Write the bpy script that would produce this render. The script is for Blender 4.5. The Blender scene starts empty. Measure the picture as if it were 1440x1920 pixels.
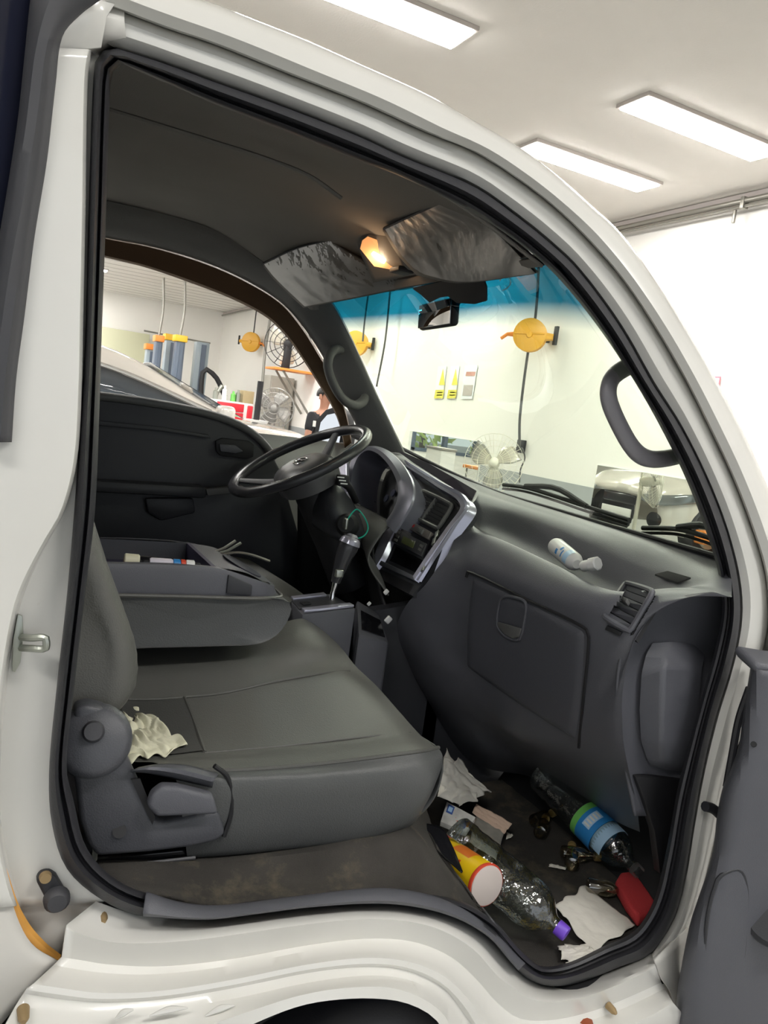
import bpy, bmesh, math, random
from mathutils import Vector, Matrix, noise, geometry
random.seed(7)
sc = bpy.context.scene
COL = sc.collection
# ---------------------------------------------------------------- camera
CAM = Vector((0.0, -1.0, 1.5)); FPX = 1480.0
ROLL, PITCH, YAW = math.radians(7.8), math.radians(-6.7), math.radians(27.0)
FW = Vector((math.sin(YAW)*math.cos(PITCH), math.cos(YAW)*math.cos(PITCH), math.sin(PITCH)))
_r0 = Vector((math.cos(YAW), -math.sin(YAW), 0)); _u0 = _r0.cross(FW)
RT = _r0*math.cos(ROLL) + _u0*math.sin(ROLL)
UP = _u0*math.cos(ROLL) - _r0*math.sin(ROLL)
cam = bpy.data.cameras.new('camera'); cam.sensor_fit = 'VERTICAL'; cam.sensor_height = 36.0
cam.lens = FPX/1920*36.0; cam.clip_start = 0.02; cam.clip_end = 300
camo = bpy.data.objects.new('camera', cam); COL.objects.link(camo)
camo.matrix_world = Matrix(((RT.x, UP.x, -FW.x, CAM.x), (RT.y, UP.y, -FW.y, CAM.y), (RT.z, UP.z, -FW.z, CAM.z), (0, 0, 0, 1)))
cam.dof.use_dof = False
sc.camera = camo
# ---------------------------------------------------------------- world and exposure
w = bpy.data.worlds.new('overcast_sky'); sc.world = w; w.use_nodes = True
bg = w.node_tree.nodes['Background']; bg.inputs[0].default_value = (0.88, 0.94, 1.0, 1); bg.inputs[1].default_value = 0.65
sc.view_settings.view_transform = 'Standard'; sc.view_settings.look = 'None'
sc.view_settings.exposure = 0.62; sc.view_settings.gamma = 1; sc.view_settings.use_curve_mapping = False
LAMP_EMIT = 36.0
try:
    sc.cycles.use_denoising = True; sc.cycles.max_bounces = 10; sc.cycles.diffuse_bounces = 5
    sc.cycles.transparent_max_bounces = 16; sc.cycles.sample_clamp_indirect = 8; sc.cycles.caustics_reflective = False
    sc.cycles.caustics_refractive = False
except Exception: pass
# ---------------------------------------------------------------- helpers
def S(u, v, x=None, y=None, z=None):
    "world point seen in direction (u, v) of the survey photograph on a plane of the place"
    d = FW*FPX + RT*(u-720) + UP*(960-v)
    if x is not None: return CAM + d*((x-CAM.x)/d.x)
    if y is not None: return CAM + d*((y-CAM.y)/d.y)
    return CAM + d*((z-CAM.z)/d.z)
def SP(u, v, p0, n):
    d = FW*FPX + RT*(u-720) + UP*(960-v); return CAM + d*((p0-CAM).dot(n)/d.dot(n))
def Y3(l): return [S(a, b, y=c) for a, b, c in l]
def X3(l): return [S(a, b, x=c) for a, b, c in l]
def Yc(l, y): return [S(a, b, y=y) for a, b in l]
def cr(pts, n, closed=False):
    "Catmull-Rom through the points, resampled to n even steps"
    P = [Vector(p) for p in pts]; m = len(P)
    if m == 1: return [P[0].copy() for _ in range(n)]
    out = []; segs = m if closed else m-1; K = 12
    for i in range(segs):
        p1, p2 = P[i % m], P[(i+1) % m]
        p0 = P[(i-1) % m] if closed or i > 0 else p1*2-p2
        p3 = P[(i+2) % m] if closed or i+2 < m else p2*2-p1
        d = max((p2-p1).length, 1e-6)
        t1 = (p2-p0)*(d/max((p1-p0).length+d, 1e-6)); t2 = (p3-p1)*(d/max((p3-p2).length+d, 1e-6))
        for k in range(K):
            t = k/K; a = t*t; b = a*t
            out.append(p1*(2*b-3*a+1)+t1*(b-2*a+t)+p2*(3*a-2*b)+t2*(b-a))
    out.append(P[0].copy() if closed else P[-1].copy())
    L = [0]
    for a, b in zip(out, out[1:]): L.append(L[-1]+(b-a).length)
    res = []; j = 0; N = n if closed else n-1
    for k in range(n):
        s = L[-1]*k/max(N, 1)
        while j < len(L)-2 and L[j+1] < s: j += 1
        f = (s-L[j])/max(L[j+1]-L[j], 1e-9); res.append(out[j].lerp(out[j+1], min(max(f, 0), 1)))
    return res
class MB:
    def __init__(s): s.v = []; s.f = []; s.uv = None
    def add(s, v, f):
        o = len(s.v); s.v += [tuple(p) for p in v]; s.f += [tuple(i+o for i in q) for q in f]; return s
    def grid(s, rows, cu=False, cv=False):
        nv = len(rows); nu = len(rows[0]); f = []
        for j in range(nv if cv else nv-1):
            for i in range(nu if cu else nu-1):
                a = j*nu+i; b = j*nu+(i+1) % nu; c = ((j+1) % nv)*nu+(i+1) % nu; d = ((j+1) % nv)*nu+i
                f.append((a, b, c, d))
        return s.add([p for r in rows for p in r], f)
    def loft(s, rows, nu=24, nv=None, closed=False, cu=False):
        R = [cr(r, nu, closed) for r in rows]
        if nv: 
            cols = [cr([r[i] for r in R], nv) for i in range(nu)]
            R = [[cols[i][j] for i in range(nu)] for j in range(nv)]
        return s.grid(R, cu=closed or cu)
    def tube(s, pts, r, n=10, smooth=0, closed=False, flat=1.0, nrm=None, caps=True):
        P = cr(pts, smooth, closed) if smooth else [Vector(p) for p in pts]; m = len(P)
        rr = r if isinstance(r, (list, tuple)) else [r]*m
        if len(rr) != m: rr = [rr[min(int(i*(len(rr)-1)/(m-1)), len(rr)-2)]*(1-((i*(len(rr)-1)/(m-1)) % 1)) + rr[min(int(i*(len(rr)-1)/(m-1))+1, len(rr)-1)]*((i*(len(rr)-1)/(m-1)) % 1) if i < m-1 else rr[-1] for i in range(m)]
        rows = []; up = Vector(nrm) if nrm else None
        for i in range(m):
            t = (P[(i+1) % m]-P[i-1]) if closed else (P[min(i+1, m-1)]-P[max(i-1, 0)])
            t.normalize()
            if up is None: up = t.orthogonal()
            u = up-t*up.dot(t)
            if u.length < 1e-6: u = t.orthogonal()
            u.normalize(); up = u if not nrm else Vector(nrm); b = t.cross(u)
            rows.append([P[i]+(u*math.cos(a)*flat+b*math.sin(a))*rr[i] for a in [2*math.pi*k/n for k in range(n)]])
        o = len(s.v); s.grid(rows, cu=True, cv=closed)
        if not closed and caps: s.f.append(tuple(o+k for k in range(n))[::-1]); s.f.append(tuple(o+(m-1)*n+k for k in range(n)))
        return s
    def lathe(s, A, B, prof, n=28, capa=True, capb=True, rib=None):
        A = Vector(A); B = Vector(B); ax = (B-A); L = ax.length; ax.normalize(); u = ax.orthogonal().normalized(); b = ax.cross(u); rows = []
        for h, r in prof:
            rows.append([A+ax*(h*L)+(u*math.cos(t)+b*math.sin(t))*(r*(1+(rib(h, t) if rib else 0))) for t in [2*math.pi*k/n for k in range(n)]])
        o = len(s.v); s.grid(rows, cu=True); m = len(prof)
        if capa: s.f.append(tuple(o+k for k in range(n))[::-1])
        if capb: s.f.append(tuple(o+(m-1)*n+k for k in range(n)))
        return s
    def box(s, c, d, rot=None, bev=0.0):
        bm = bmesh.new(); bmesh.ops.create_cube(bm, size=1)
        for v in bm.verts: v.co = Vector((v.co.x*d[0], v.co.y*d[1], v.co.z*d[2]))
        if bev: bmesh.ops.bevel(bm, geom=list(bm.edges), offset=min(bev, min(d)*.45), segments=3, profile=.5, affect='EDGES')
        R = rot or Matrix.Identity(3); bm.verts.ensure_lookup_table()
        s.add([Vector(c)+R@v.co for v in bm.verts], [[v.index for v in f.verts] for f in bm.faces]); bm.free(); return s
    def prism(s, pts, off, bev=0.0, seg=2):
        bm = bmesh.new(); P = [Vector(p) for p in pts]; off = Vector(off)
        a = [bm.verts.new(p) for p in P]; b = [bm.verts.new(p+off) for p in P]; n = len(P)
        bm.faces.new(a[::-1]); bm.faces.new(b)
        for i in range(n): bm.faces.new((a[i], a[(i+1) % n], b[(i+1) % n], b[i]))
        bmesh.ops.recalc_face_normals(bm, faces=bm.faces)
        if bev: bmesh.ops.bevel(bm, geom=[e for e in bm.edges if len(e.link_faces) == 2 and e.calc_face_angle(0) > .5], offset=bev, segments=seg, profile=.5, affect='EDGES', clamp_overlap=True)
        bm.verts.index_update()
        s.add([v.co for v in bm.verts], [[v.index for v in f.verts] for f in bm.faces]); bm.free(); return s
    def build(s, name, m, parent=None, smooth=True, thick=0, sub=0, off=-1, angle=40, label=None):
        me = bpy.data.meshes.new(name); me.from_pydata(s.v, [], s.f); me.validate()
        bm = bmesh.new(); bm.from_mesh(me); bmesh.ops.remove_doubles(bm, verts=bm.verts, dist=1e-6); bmesh.ops.recalc_face_normals(bm, faces=bm.faces)
        bm.to_mesh(me); bm.free()
        me.materials.append(m)
        if smooth:
            me.shade_smooth()
            try: me.set_sharp_from_angle(angle=math.radians(angle))
            except Exception: pass
        o = bpy.data.objects.new(name, me); COL.objects.link(o)
        if thick: md = o.modifiers.new('s', 'SOLIDIFY'); md.thickness = thick; md.offset = off
        if sub: md = o.modifiers.new('u', 'SUBSURF'); md.levels = sub; md.render_levels = sub
        if parent is not None: par(o, parent)
        if label: o['label'] = label
        return o
def wm(o):
    m = Matrix.Translation(o.location) @ o.rotation_euler.to_matrix().to_4x4()
    return (wm(o.parent) @ o.matrix_parent_inverse @ m) if o.parent else m
def par(o, p): o.parent = p; o.matrix_parent_inverse = wm(p).inverted()
def tag(o, label, cat, group=None, kind=None):
    o['label'] = label; o['category'] = cat
    if group: o['group'] = group
    if kind: o['kind'] = kind
    return o
def empty(name, loc, label, cat, group=None):
    o = bpy.data.objects.new(name, None); COL.objects.link(o); o.location = loc; o.empty_display_size = .05
    return tag(o, label, cat, group)
def struct(o): o['kind'] = 'structure'; return o
def dup(root, loc, rotz=0, label=None):
    def cp(o, p=None):
        c = o.copy(); COL.objects.link(c)
        if p:
            mi_ = o.matrix_parent_inverse.copy(); c.parent = p; c.matrix_parent_inverse = mi_
        for ch in [q for q in bpy.data.objects if q.parent == o]: cp(ch, c)
        return c
    r = cp(root); r.location = loc; r.rotation_euler = (0, 0, rotz)
    if label: r['label'] = label
    return r
# ---------------------------------------------------------------- materials
def mat(name, col, rough=.5, metal=0, bump=0, bscale=200, var=0, vscale=8, dirt=None, spec=None, coat=0, emit=None, estr=0, dscale=6, dthr=.55):
    m = bpy.data.materials.new(name); m.use_nodes = True; N = m.node_tree.nodes; L = m.node_tree.links; p = N['Principled BSDF']
    c4 = (*col, 1); p.inputs['Base Color'].default_value = c4; p.inputs['Roughness'].default_value = rough; p.inputs['Metallic'].default_value = metal
    if spec is not None: p.inputs['Specular IOR Level'].default_value = spec
    if coat: p.inputs['Coat Weight'].default_value = coat; p.inputs['Coat Roughness'].default_value = .05
    tc = N.new('ShaderNodeTexCoord')
    src = None
    if var:
        n = N.new('ShaderNodeTexNoise'); n.inputs['Scale'].default_value = vscale; n.inputs['Detail'].default_value = 6; L.new(tc.outputs['Object'], n.inputs['Vector'])
        r = N.new('ShaderNodeValToRGB'); r.color_ramp.elements[0].position = .3; r.color_ramp.elements[1].position = .7
        r.color_ramp.elements[0].color = (*[c*(1-var) for c in col], 1); r.color_ramp.elements[1].color = (*[min(c*(1+var), 1) for c in col], 1)
        L.new(n.outputs['Fac'], r.inputs['Fac']); src = r.outputs['Color']
    if dirt:
        n = N.new('ShaderNodeTexNoise'); n.inputs['Scale'].default_value = dscale; n.inputs['Detail'].default_value = 10; n.inputs['Roughness'].default_value = .7; L.new(tc.outputs['Object'], n.inputs['Vector'])
        r = N.new('ShaderNodeValToRGB'); r.color_ramp.elements[0].position = dthr; r.color_ramp.elements[1].position = dthr+.16
        r.color_ramp.elements[0].color = (0, 0, 0, 1); r.color_ramp.elements[1].color = (1, 1, 1, 1); L.new(n.outputs['Fac'], r.inputs['Fac'])
        mx = N.new('ShaderNodeMix'); mx.data_type = 'RGBA'; mx.inputs[6].default_value = c4; mx.inputs[7].default_value = (*dirt, 1)
        if src: L.new(src, mx.inputs[6])
        L.new(r.outputs['Color'], mx.inputs[0]); src = mx.outputs[2]
    if src: L.new(src, p.inputs['Base Color'])
    if bump:
        n = N.new('ShaderNodeTexNoise'); n.inputs['Scale'].default_value = bscale; n.inputs['Detail'].default_value = 4; L.new(tc.outputs['Object'], n.inputs['Vector'])
        b = N.new('ShaderNodeBump'); b.inputs['Strength'].default_value = bump; b.inputs['Distance'].default_value = .002
        L.new(n.outputs['Fac'], b.inputs['Height']); L.new(b.outputs['Normal'], p.inputs['Normal'])
    if emit: p.inputs['Emission Color'].default_value = (*emit, 1); p.inputs['Emission Strength'].default_value = estr
    return m
def glassy(name, col, gl=.12, rough=.03, bump=0, bscale=60, tint=None, fr=.7):
    "thin clear sheet: mostly lets light through, mirrors a little more at grazing angles"
    m = bpy.data.materials.new(name); m.use_nodes = True; N = m.node_tree.nodes; L = m.node_tree.links; N.remove(N['Principled BSDF'])
    o = N['Material Output']; t = N.new('ShaderNodeBsdfTransparent'); g = N.new('ShaderNodeBsdfGlossy'); mx = N.new('ShaderNodeMixShader')
    t.inputs[0].default_value = (*col, 1); g.inputs['Roughness'].default_value = rough; g.inputs[0].default_value = (1, 1, 1, 1)
    lw = N.new('ShaderNodeLayerWeight'); lw.inputs[0].default_value = .25
    ma = N.new('ShaderNodeMath'); ma.operation = 'MULTIPLY_ADD'; ma.inputs[1].default_value = fr; ma.inputs[2].default_value = gl
    L.new(lw.outputs['Fresnel'], ma.inputs[0]); L.new(ma.outputs[0], mx.inputs[0]); L.new(t.outputs[0], mx.inputs[1]); L.new(g.outputs[0], mx.inputs[2]); L.new(mx.outputs[0], o.inputs[0])
    if bump:
        tc = N.new('ShaderNodeTexCoord'); n = N.new('ShaderNodeTexNoise'); n.inputs['Scale'].default_value = bscale; n.inputs['Detail'].default_value = 3; L.new(tc.outputs['Object'], n.inputs['Vector'])
        b = N.new('ShaderNodeBump'); b.inputs['Strength'].default_value = bump; b.inputs['Distance'].default_value = .01; L.new(n.outputs['Fac'], b.inputs['Height'])
        L.new(b.outputs[0], g.inputs['Normal']); L.new(b.outputs[0], lw.inputs['Normal'])
    if tint:
        tc = N.new('ShaderNodeTexCoord'); sp = N.new('ShaderNodeSeparateXYZ'); r = N.new('ShaderNodeValToRGB'); L.new(tc.outputs['UV'], sp.inputs[0]); L.new(sp.outputs['Y'], r.inputs[0])
        r.color_ramp.elements[0].position = tint[0]; r.color_ramp.elements[0].color = (*col, 1); r.color_ramp.elements[1].position = tint[1]; r.color_ramp.elements[1].color = (*tint[2], 1)
        L.new(r.outputs[0], t.inputs[0])
    return m
M = {}
M['paint'] = mat('white_car_paint', (.72, .71, .675), .22, coat=.5, var=.03, vscale=4, dirt=(.52, .47, .38), dscale=9, dthr=.66)
M['paint_worn'] = mat('dusty_white_paint', (.68, .66, .62), .4, var=.05, vscale=7, dirt=(.5, .43, .33), dscale=14, dthr=.62, coat=.15)
M['rubber'] = mat('black_rubber', (.028, .028, .033), .45, bump=.15, bscale=300)
M['rubber_grey'] = mat('grey_black_rubber', (.055, .055, .062), .5, bump=.1, bscale=200)
M['plastic'] = mat('charcoal_plastic', (.10, .102, .118), .42, bump=.35, bscale=700, var=.06, vscale=5)
M['plastic_dk'] = mat('dark_plastic', (.035, .036, .042), .45, bump=.3, bscale=700)
M['dash'] = mat('dashboard_plastic', (.098, .10, .115), .38, bump=.4, bscale=600, var=.06, vscale=4)
M['dash_scuff'] = mat('scuffed_dashboard_plastic', (.085, .087, .102), .42, bump=.4, bscale=600, dirt=(.20, .19, .18), dscale=26, dthr=.63)
M['pillar'] = mat('grey_pillar_plastic', (.13, .13, .128), .5, bump=.4, bscale=500)
M['headliner'] = mat('woven_headliner', (.21, .20, .19), .95, bump=.5, bscale=900, var=.08, vscale=3)
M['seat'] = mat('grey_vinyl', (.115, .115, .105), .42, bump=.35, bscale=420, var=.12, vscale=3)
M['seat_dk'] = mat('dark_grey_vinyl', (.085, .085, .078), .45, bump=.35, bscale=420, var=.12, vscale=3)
M['seat_side'] = mat('armrest_and_shaded_side_vinyl', (.085, .088, .088), .42, bump=.4, bscale=420, var=.05)
M['recliner'] = mat('seat_hinge_plastic', (.075, .077, .088), .4, bump=.3, bscale=500, dirt=(.16, .15, .15), dscale=20, dthr=.68)
M['carpet'] = mat('dirty_black_carpet', (.045, .041, .036), .95, bump=1, bscale=500, var=.3, vscale=10, dirt=(.13, .11, .075), dscale=7, dthr=.55)
M['black'] = mat('matt_black', (.012, .012, .014), .6)
M['gloss_black'] = mat('gloss_black', (.01, .01, .012), .12)
M['silver'] = mat('silver_trim', (.50, .50, .60), .28, metal=.55, bump=.05)
M['chrome'] = mat('chrome', (.75, .75, .75), .12, metal=1)
M['steel'] = mat('zinc_steel', (.45, .47, .42), .35, metal=.9, bump=.2, bscale=100)
M['rust'] = mat('rusty_screw', (.38, .27, .14), .5, metal=.5)
M['orange_seal'] = mat('amber_sealant', (.85, .42, .09), .5, var=.15, vscale=20)
M['brown'] = mat('brown_frame_trim', (.10, .05, .018), .6, bump=.3, bscale=400)
M['white'] = mat('white_plastic', (.82, .82, .80), .35)
M['blue'] = mat('label_blue', (.03, .25, .62), .4)
M['ltblue'] = mat('label_light_blue', (.45, .68, .9), .4)
M['green'] = mat('label_green', (.18, .55, .12), .4)
M['teal'] = mat('green_lanyard', (.0, .35, .25), .5)
M['purple'] = mat('purple_cap', (.22, .09, .72), .35)
M['yellow'] = mat('can_yellow', (.85, .56, .01), .35, var=.06, vscale=30)
M['red'] = mat('red_print', (.7, .07, .03), .45)
M['redcloth'] = mat('red_sponge', (.48, .035, .04), .9, bump=.8, bscale=250)
M['tissue'] = mat('tissue_paper', (.82, .79, .71), .95, bump=.6, bscale=90, var=.04, vscale=20)
M['tissue_y'] = mat('yellowed_tissue', (.80, .78, .60), .95, bump=.8, bscale=70, var=.06, vscale=30)
M['peach'] = mat('peach_card', (.78, .58, .45), .8, var=.05)
M['card'] = mat('printed_card', (.68, .67, .64), .6, var=.15, vscale=60)
M['card_back'] = mat('grey_card', (.42, .41, .36), .8, var=.15, vscale=40)
M['pet'] = glassy('clear_bottle_plastic', (.88, .93, .91), .13, .06, bump=.6, bscale=40)
M['vial'] = glassy('brown_clear_glass', (.72, .66, .52), .2, .08)
M['amber'] = mat('amber_lid', (.45, .33, .13), .35, metal=.4)
M['film'] = glassy('crinkled_plastic_film', (.93, .93, .93), .03, .38, bump=.5, bscale=18, fr=.3)
M['visor'] = mat('visor_fabric', (.15, .145, .135), .6, bump=.3, bscale=500)
M['lens'] = mat('warm_lamp_lens', (.6, .32, .16), .4, emit=(1, .42, .14), estr=.5)
M['bulb'] = mat('warm_bulb', (1, .85, .6), .4, emit=(1, .86, .6), estr=9)
M['mirror'] = mat('mirror_glass', (.9, .9, .9), .01, metal=1)
M['lcd'] = mat('green_display', (.12, .14, .05), .3)
# building
M['wall'] = mat('white_wall_paint', (.88, .86, .82), .8, bump=.1, bscale=60, var=.015, vscale=1)
M['dado'] = mat('grey_wall_paint', (.38, .40, .41), .5, var=.03)
M['ceil'] = mat('ceiling_panel', (.74, .71, .67), .8, bump=.5, bscale=80, var=.02, vscale=3)
M['floor'] = mat('grey_epoxy_floor', (.42, .42, .40), .3, var=.08, vscale=2)
M['ground'] = mat('asphalt_yard', (.32, .32, .31), .9, var=.1, vscale=3)
M['diffuser'] = mat('lamp_diffuser', (1, 1, 1), .5, emit=(1, .98, .94), estr=LAMP_EMIT)
M['galv'] = mat('galvanised_pipe', (.30, .29, .26), .4, metal=.7)
M['reel'] = mat('yellow_reel_enamel', (.80, .42, .04), .35)
M['cable'] = mat('black_cable', (.06, .06, .06), .5)
M['post'] = mat('blue_grey_enamel', (.30, .36, .40), .4)
M['post_dk'] = mat('dark_slate_enamel', (.10, .13, .18), .4)
M['cap_y'] = mat('yellow_enamel', (.85, .5, .03), .4)
M['cap_o'] = mat('orange_enamel', (.85, .28, .05), .4)
M['carbeige'] = mat('pearl_beige_paint', (.74, .70, .64), .15, metal=.2, coat=.8)
M['cglass'] = mat('tinted_window', (.05, .06, .07), .04, spec=.8)
M['tool_red'] = mat('red_enamel', (.70, .03, .05), .3)
M['fan_grey'] = mat('fan_grey_steel', (.35, .34, .32), .4, metal=.4)
M['fan_white'] = mat('fan_white_plastic', (.72, .70, .60), .4)
M['fan_blade'] = glassy('translucent_fan_blade', (.80, .77, .68), .25, .3)
M['locker'] = mat('grey_locker', (.42, .40, .35), .4, var=.03)
M['skin'] = mat('skin', (.55, .28, .19), .5)
M['shirt'] = mat('black_work_shirt', (.02, .02, .024), .8)
M['jeans'] = mat('blue_jeans', (.12, .22, .42), .85)
M['hair'] = mat('black_hair', (.012, .01, .009), .5)
M['leaf'] = mat('leaf_green', (.60, .85, .18), .7, var=.5, vscale=3)
M['clear'] = glassy('clear_window_glass', (.95, .97, .96), .03, .02)
M['wind'] = glassy('tinted_windscreen', (.82, .90, .78), .01, .01, fr=.12, tint=(.80, .88, (.006, .15, .25)))
# ================================================================ BUILDING
CX, WX, CZ, BY = 5.2, 5.12, 3.6, 19.5
XL, YN = -9.0, -7.0
struct(MB().box((-2, 6, -.05), (24, 60, .1)).build('floor', M['floor'], smooth=False))
m = MB().box(((XL+WX)/2, (YN+BY)/2, CZ+.05), (WX-XL+.4, BY-YN, .1)); struct(m.build('ceiling', M['ceil'], smooth=False))
def wall_with_band(name, c, d):
    return struct(MB().box(c, d).build(name, M['wall'], smooth=False))
wall_with_band('wall_front', (WX+.1, 6.25, 1.8), (.2, 26.5, 3.6))
m = MB().box(((XL-4.2)/2, BY+.1, 1.8), (abs(XL)-4.2, .2, 3.6)); m.box(((WX-.9)/2, BY+.1, 1.8), (WX+.9, .2, 3.6)); m.box((-2.55, BY+.1, .35), (3.3, .2, .7)); m.box((-2.55, BY+.1, 3.15), (3.3, .2, .9))
struct(m.build('wall_left', M['wall'], smooth=False))
m = MB().box((XL-.1, -4.75, 1.8), (.2, 4.5, 3.6)); m.box((XL-.1, 14.0, 1.8), (.2, 11.0, 3.6)); m.box((XL-.1, 3, 3.4), (.2, 11.0, .4))  # gate gap in this unseen wall, added so bright sky reaches the driver mirror
struct(m.build('wall_back', M['wall'], smooth=False))
struct(MB().box((WX-.005, 6.25, .56), (.012, 26.4, 1.12)).build('baseboard_front', M['dado'], smooth=False))
# window to the garden in the left wall
m = MB()
for x in (-4.2, -3.1, -2.0, -.9): m.box((x, BY+.05, 1.7), (.12, .16, 2.0))
for z in (.74, 2.66): m.box((-2.55, BY+.05, z), (3.4, .16, .1))
wf = struct(m.build('window_1', M['post_dk'], smooth=False))
MB().box((-2.55, BY+.06, 1.7), (3.3, .01, 1.9)).build('window_pane', M['clear'], wf)
# ceiling panel joints and cornice, conduit
m = MB()
for i in range(22): m.box((WX/2-.5, 8.6+i*.5, CZ-.002), (8, .012, .006))
struct(m.build('trim_1', mat('panel_joint', (.45, .42, .40), .8), smooth=False))
struct(MB().box((WX-.02, 6.25, CZ-.03), (.04, 26.4, .05)).build('trim_2', mat('cornice', (.68, .62, .6), .6), smooth=False))
t = empty('conduit_pipe', (WX-.06, 3, CZ-.1), 'grey galvanised conduit pipe running along the wall just under the ceiling', 'pipe')
MB().tube([(WX-.09, -3, CZ-.085), (WX-.09, BY-.2, CZ-.085)], .022, 10).build('pipe', M['galv'], t)
MB().tube([(WX-.09, -3, CZ-.125), (WX-.09, 8.5, CZ-.125)], .012, 8).build('thin_pipe', M['galv'], t)
for y in (.4, 2.2, 3.55, 5.1): MB().box((WX-.085, y, CZ-.1), (.06, .035, .09), bev=.004).build('clamp', M['galv'], t)
MB().box((WX-.09, 3.62, CZ-.19), (.02, .02, .1), bev=.003).build('hook', M['galv'], t)
# ceiling lights
def ceiling_light(x, y, label):
    t = empty('ceiling_light', (x, y, CZ), label, 'ceiling light', 'recessed ceiling light panels')
    MB().box((x, y, CZ-.012), (1.22, .28, .024), bev=.003).build('frame', mat('lamp_frame', (.55, .5, .47), .5), t)
    MB().box((x, y, CZ-.027), (1.18, .24, .012)).build('diffuser', M['diffuser'], t)
    return t
L0 = ceiling_light(1.54, 3.02, 'long bright ceiling light panel nearest the top edge, cut off by it')
dup(L0, (3.91, 2.96, CZ), 0, 'long bright ceiling light panel at the right edge above the truck')
dup(L0, (3.91, 4.04, CZ), 0, 'long bright ceiling light panel that touches the truck roof line')
for k, (x, y) in enumerate([(-1.4, 3), (-3.8, 3), (1.5, -1.8), (-1.4, -1.8), (3.9, -1.8), (-1.4, 7.5), (-3.8, 7.5), (-1.4, 12), (1.0, 12.0), (-5, 12), (-1.4, 16.5), (3.9, 7.2), (3.9, 9.4), (3.6, 11.6), (.6, 14.2), (.4, 17.2), (1.5, 9.4), (1.3, 13.0), (1.2, 15.6), (1.1, 18.2), (-1.2, 14.4), (-5.5, 3)]):
    dup(L0, (x, y, CZ), 0, 'added ceiling light panel out of the frame that brightens the bays')  # unseen lamps added to brighten the room and the far bays
# outside
tag(MB().box((-2, 40, -.08), (60, 40, .06)).build('yard_ground', M['ground'], smooth=False), 'grey asphalt yard outside the far window', 'ground')
def bush(x, y, h, label, r=1.0):
    t = empty('tree', (x, y, 0), label, 'tree', 'garden trees outside the window')
    MB().tube([(x, y, 0), (x+.1, y, h*.5)], [.14, .08], 8).build('trunk', M['brown'], t)
    mb = MB(); rnd = random.Random(int(x*10))
    for k in range(260):
        a = rnd.random()*6.28; q = rnd.random()**.5*r; z = h*.2+rnd.random()*h*.8; c = Vector((x+math.cos(a)*q, y+math.sin(a)*q, z)); s = .16+.12*rnd.random()
        n = Vector((rnd.uniform(-1, 1), rnd.uniform(-1, 1), rnd.uniform(-1, 1))).normalized(); u = n.orthogonal().normalized()*s; b = n.cross(u)
        mb.add([c-u, c-b*.5, c+u, c+b*.5], [(0, 1, 2, 3)])
    mb.build('foliage', M['leaf'], t, smooth=False)
bush(-6.0, 23, 3.6, 'leafy garden tree outside the far window, left of the other two'); bush(-3.2, 23, 3.4, 'leafy garden tree outside the far window, in the middle'); bush(-.4, 23, 3.8, 'leafy garden tree outside the far window, right of the other two')
# wall mirrors
def wall_mirror(y0, y1, z0, z1, label):
    t = empty('wall_mirror', (WX, (y0+y1)/2, z0), label, 'mirror', 'low mirrors on the wall')
    MB().box((WX-.012, (y0+y1)/2, (z0+z1)/2), (.02, y1-y0+.02, z1-z0+.02), bev=.003).build('mirror_frame', M['white'], t)
    MB().box((WX-.026, (y0+y1)/2, (z0+z1)/2), (.006, y1-y0, z1-z0)).build('mirror_glass', M['mirror'], t)
wall_mirror(6.75, 8.55, .55, 1.38, 'low wall mirror showing green trees, behind the white fan')
wall_mirror(2.2, 4.75, .35, 1.34, 'low wall mirror showing the front of the pale car')
# signs
def wallp(u, v, off=.01): return S(u, v, x=WX-off)
def sign(pts, cat, label, base, parts, grp=None):
    P = [wallp(*p) for p in pts]; c = sum(P, Vector())/len(P)
    t = empty('wall_sign', c, label, cat, grp)
    MB().prism(P, (-.004, 0, 0)).build('sheet', base, t, smooth=False)
    for nm, q, mm in parts: MB().prism([wallp(*p, off=.015) for p in q], (-.003, 0, 0)).build(nm, mm, t, smooth=False)
Wn = mat('notice_white', (.85, .88, .9), .3); Yn = mat('notice_yellow', (.80, .72, .1), .4); Gn = mat('notice_grey_print', (.5, .45, .42), .5)
for k, (x0, lb) in enumerate(((822, 'white and yellow warning notice, left one of the two triangle notices'), (846, 'white and yellow warning notice, right one of the two triangle notices'))):
    sign([(x0, 687), (x0+16, 686), (x0+8, 748), (x0-8, 748)], 'notice', lb, Wn,
         [('warning_triangle', [(x0+9, 692), (x0+12, 722), (x0+1, 722)], Yn), ('text_block', [(x0-5, 731), (x0+11, 731), (x0+8, 747), (x0-8, 747)], Yn),
          ('text_line', [(x0-2, 735), (x0+8, 735), (x0+8, 737), (x0-2, 737)], M['black']), ('text_line', [(x0-3, 740), (x0+7, 740), (x0+7, 742), (x0-3, 742)], M['black'])], 'warning notices on the wall')
sign([(872, 685), (896, 685), (886, 748), (864, 748)], 'notice', 'white printed notice with red and grey pictures, right of the triangle notices', Wn,
     [('picture', [(875, 697), (892, 697), (890, 705), (873, 705)], mat('pic_red', (.6, .3, .25), .5)), ('picture', [(870, 722), (887, 722), (884, 742), (867, 742)], Gn)])
sign([(1332, 706), (1352, 706), (1349, 724), (1331, 724)], 'sign', 'small square sign with a pink red border right of the windscreen pillar', mat('sign_pink', (.75, .25, .3), .4),
     [('panel', [(1334, 709), (1349, 709), (1347, 721), (1333, 721)], Wn), ('figure', [(1338, 711), (1342, 711), (1341, 719), (1337, 719)], M['red'])])
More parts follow.
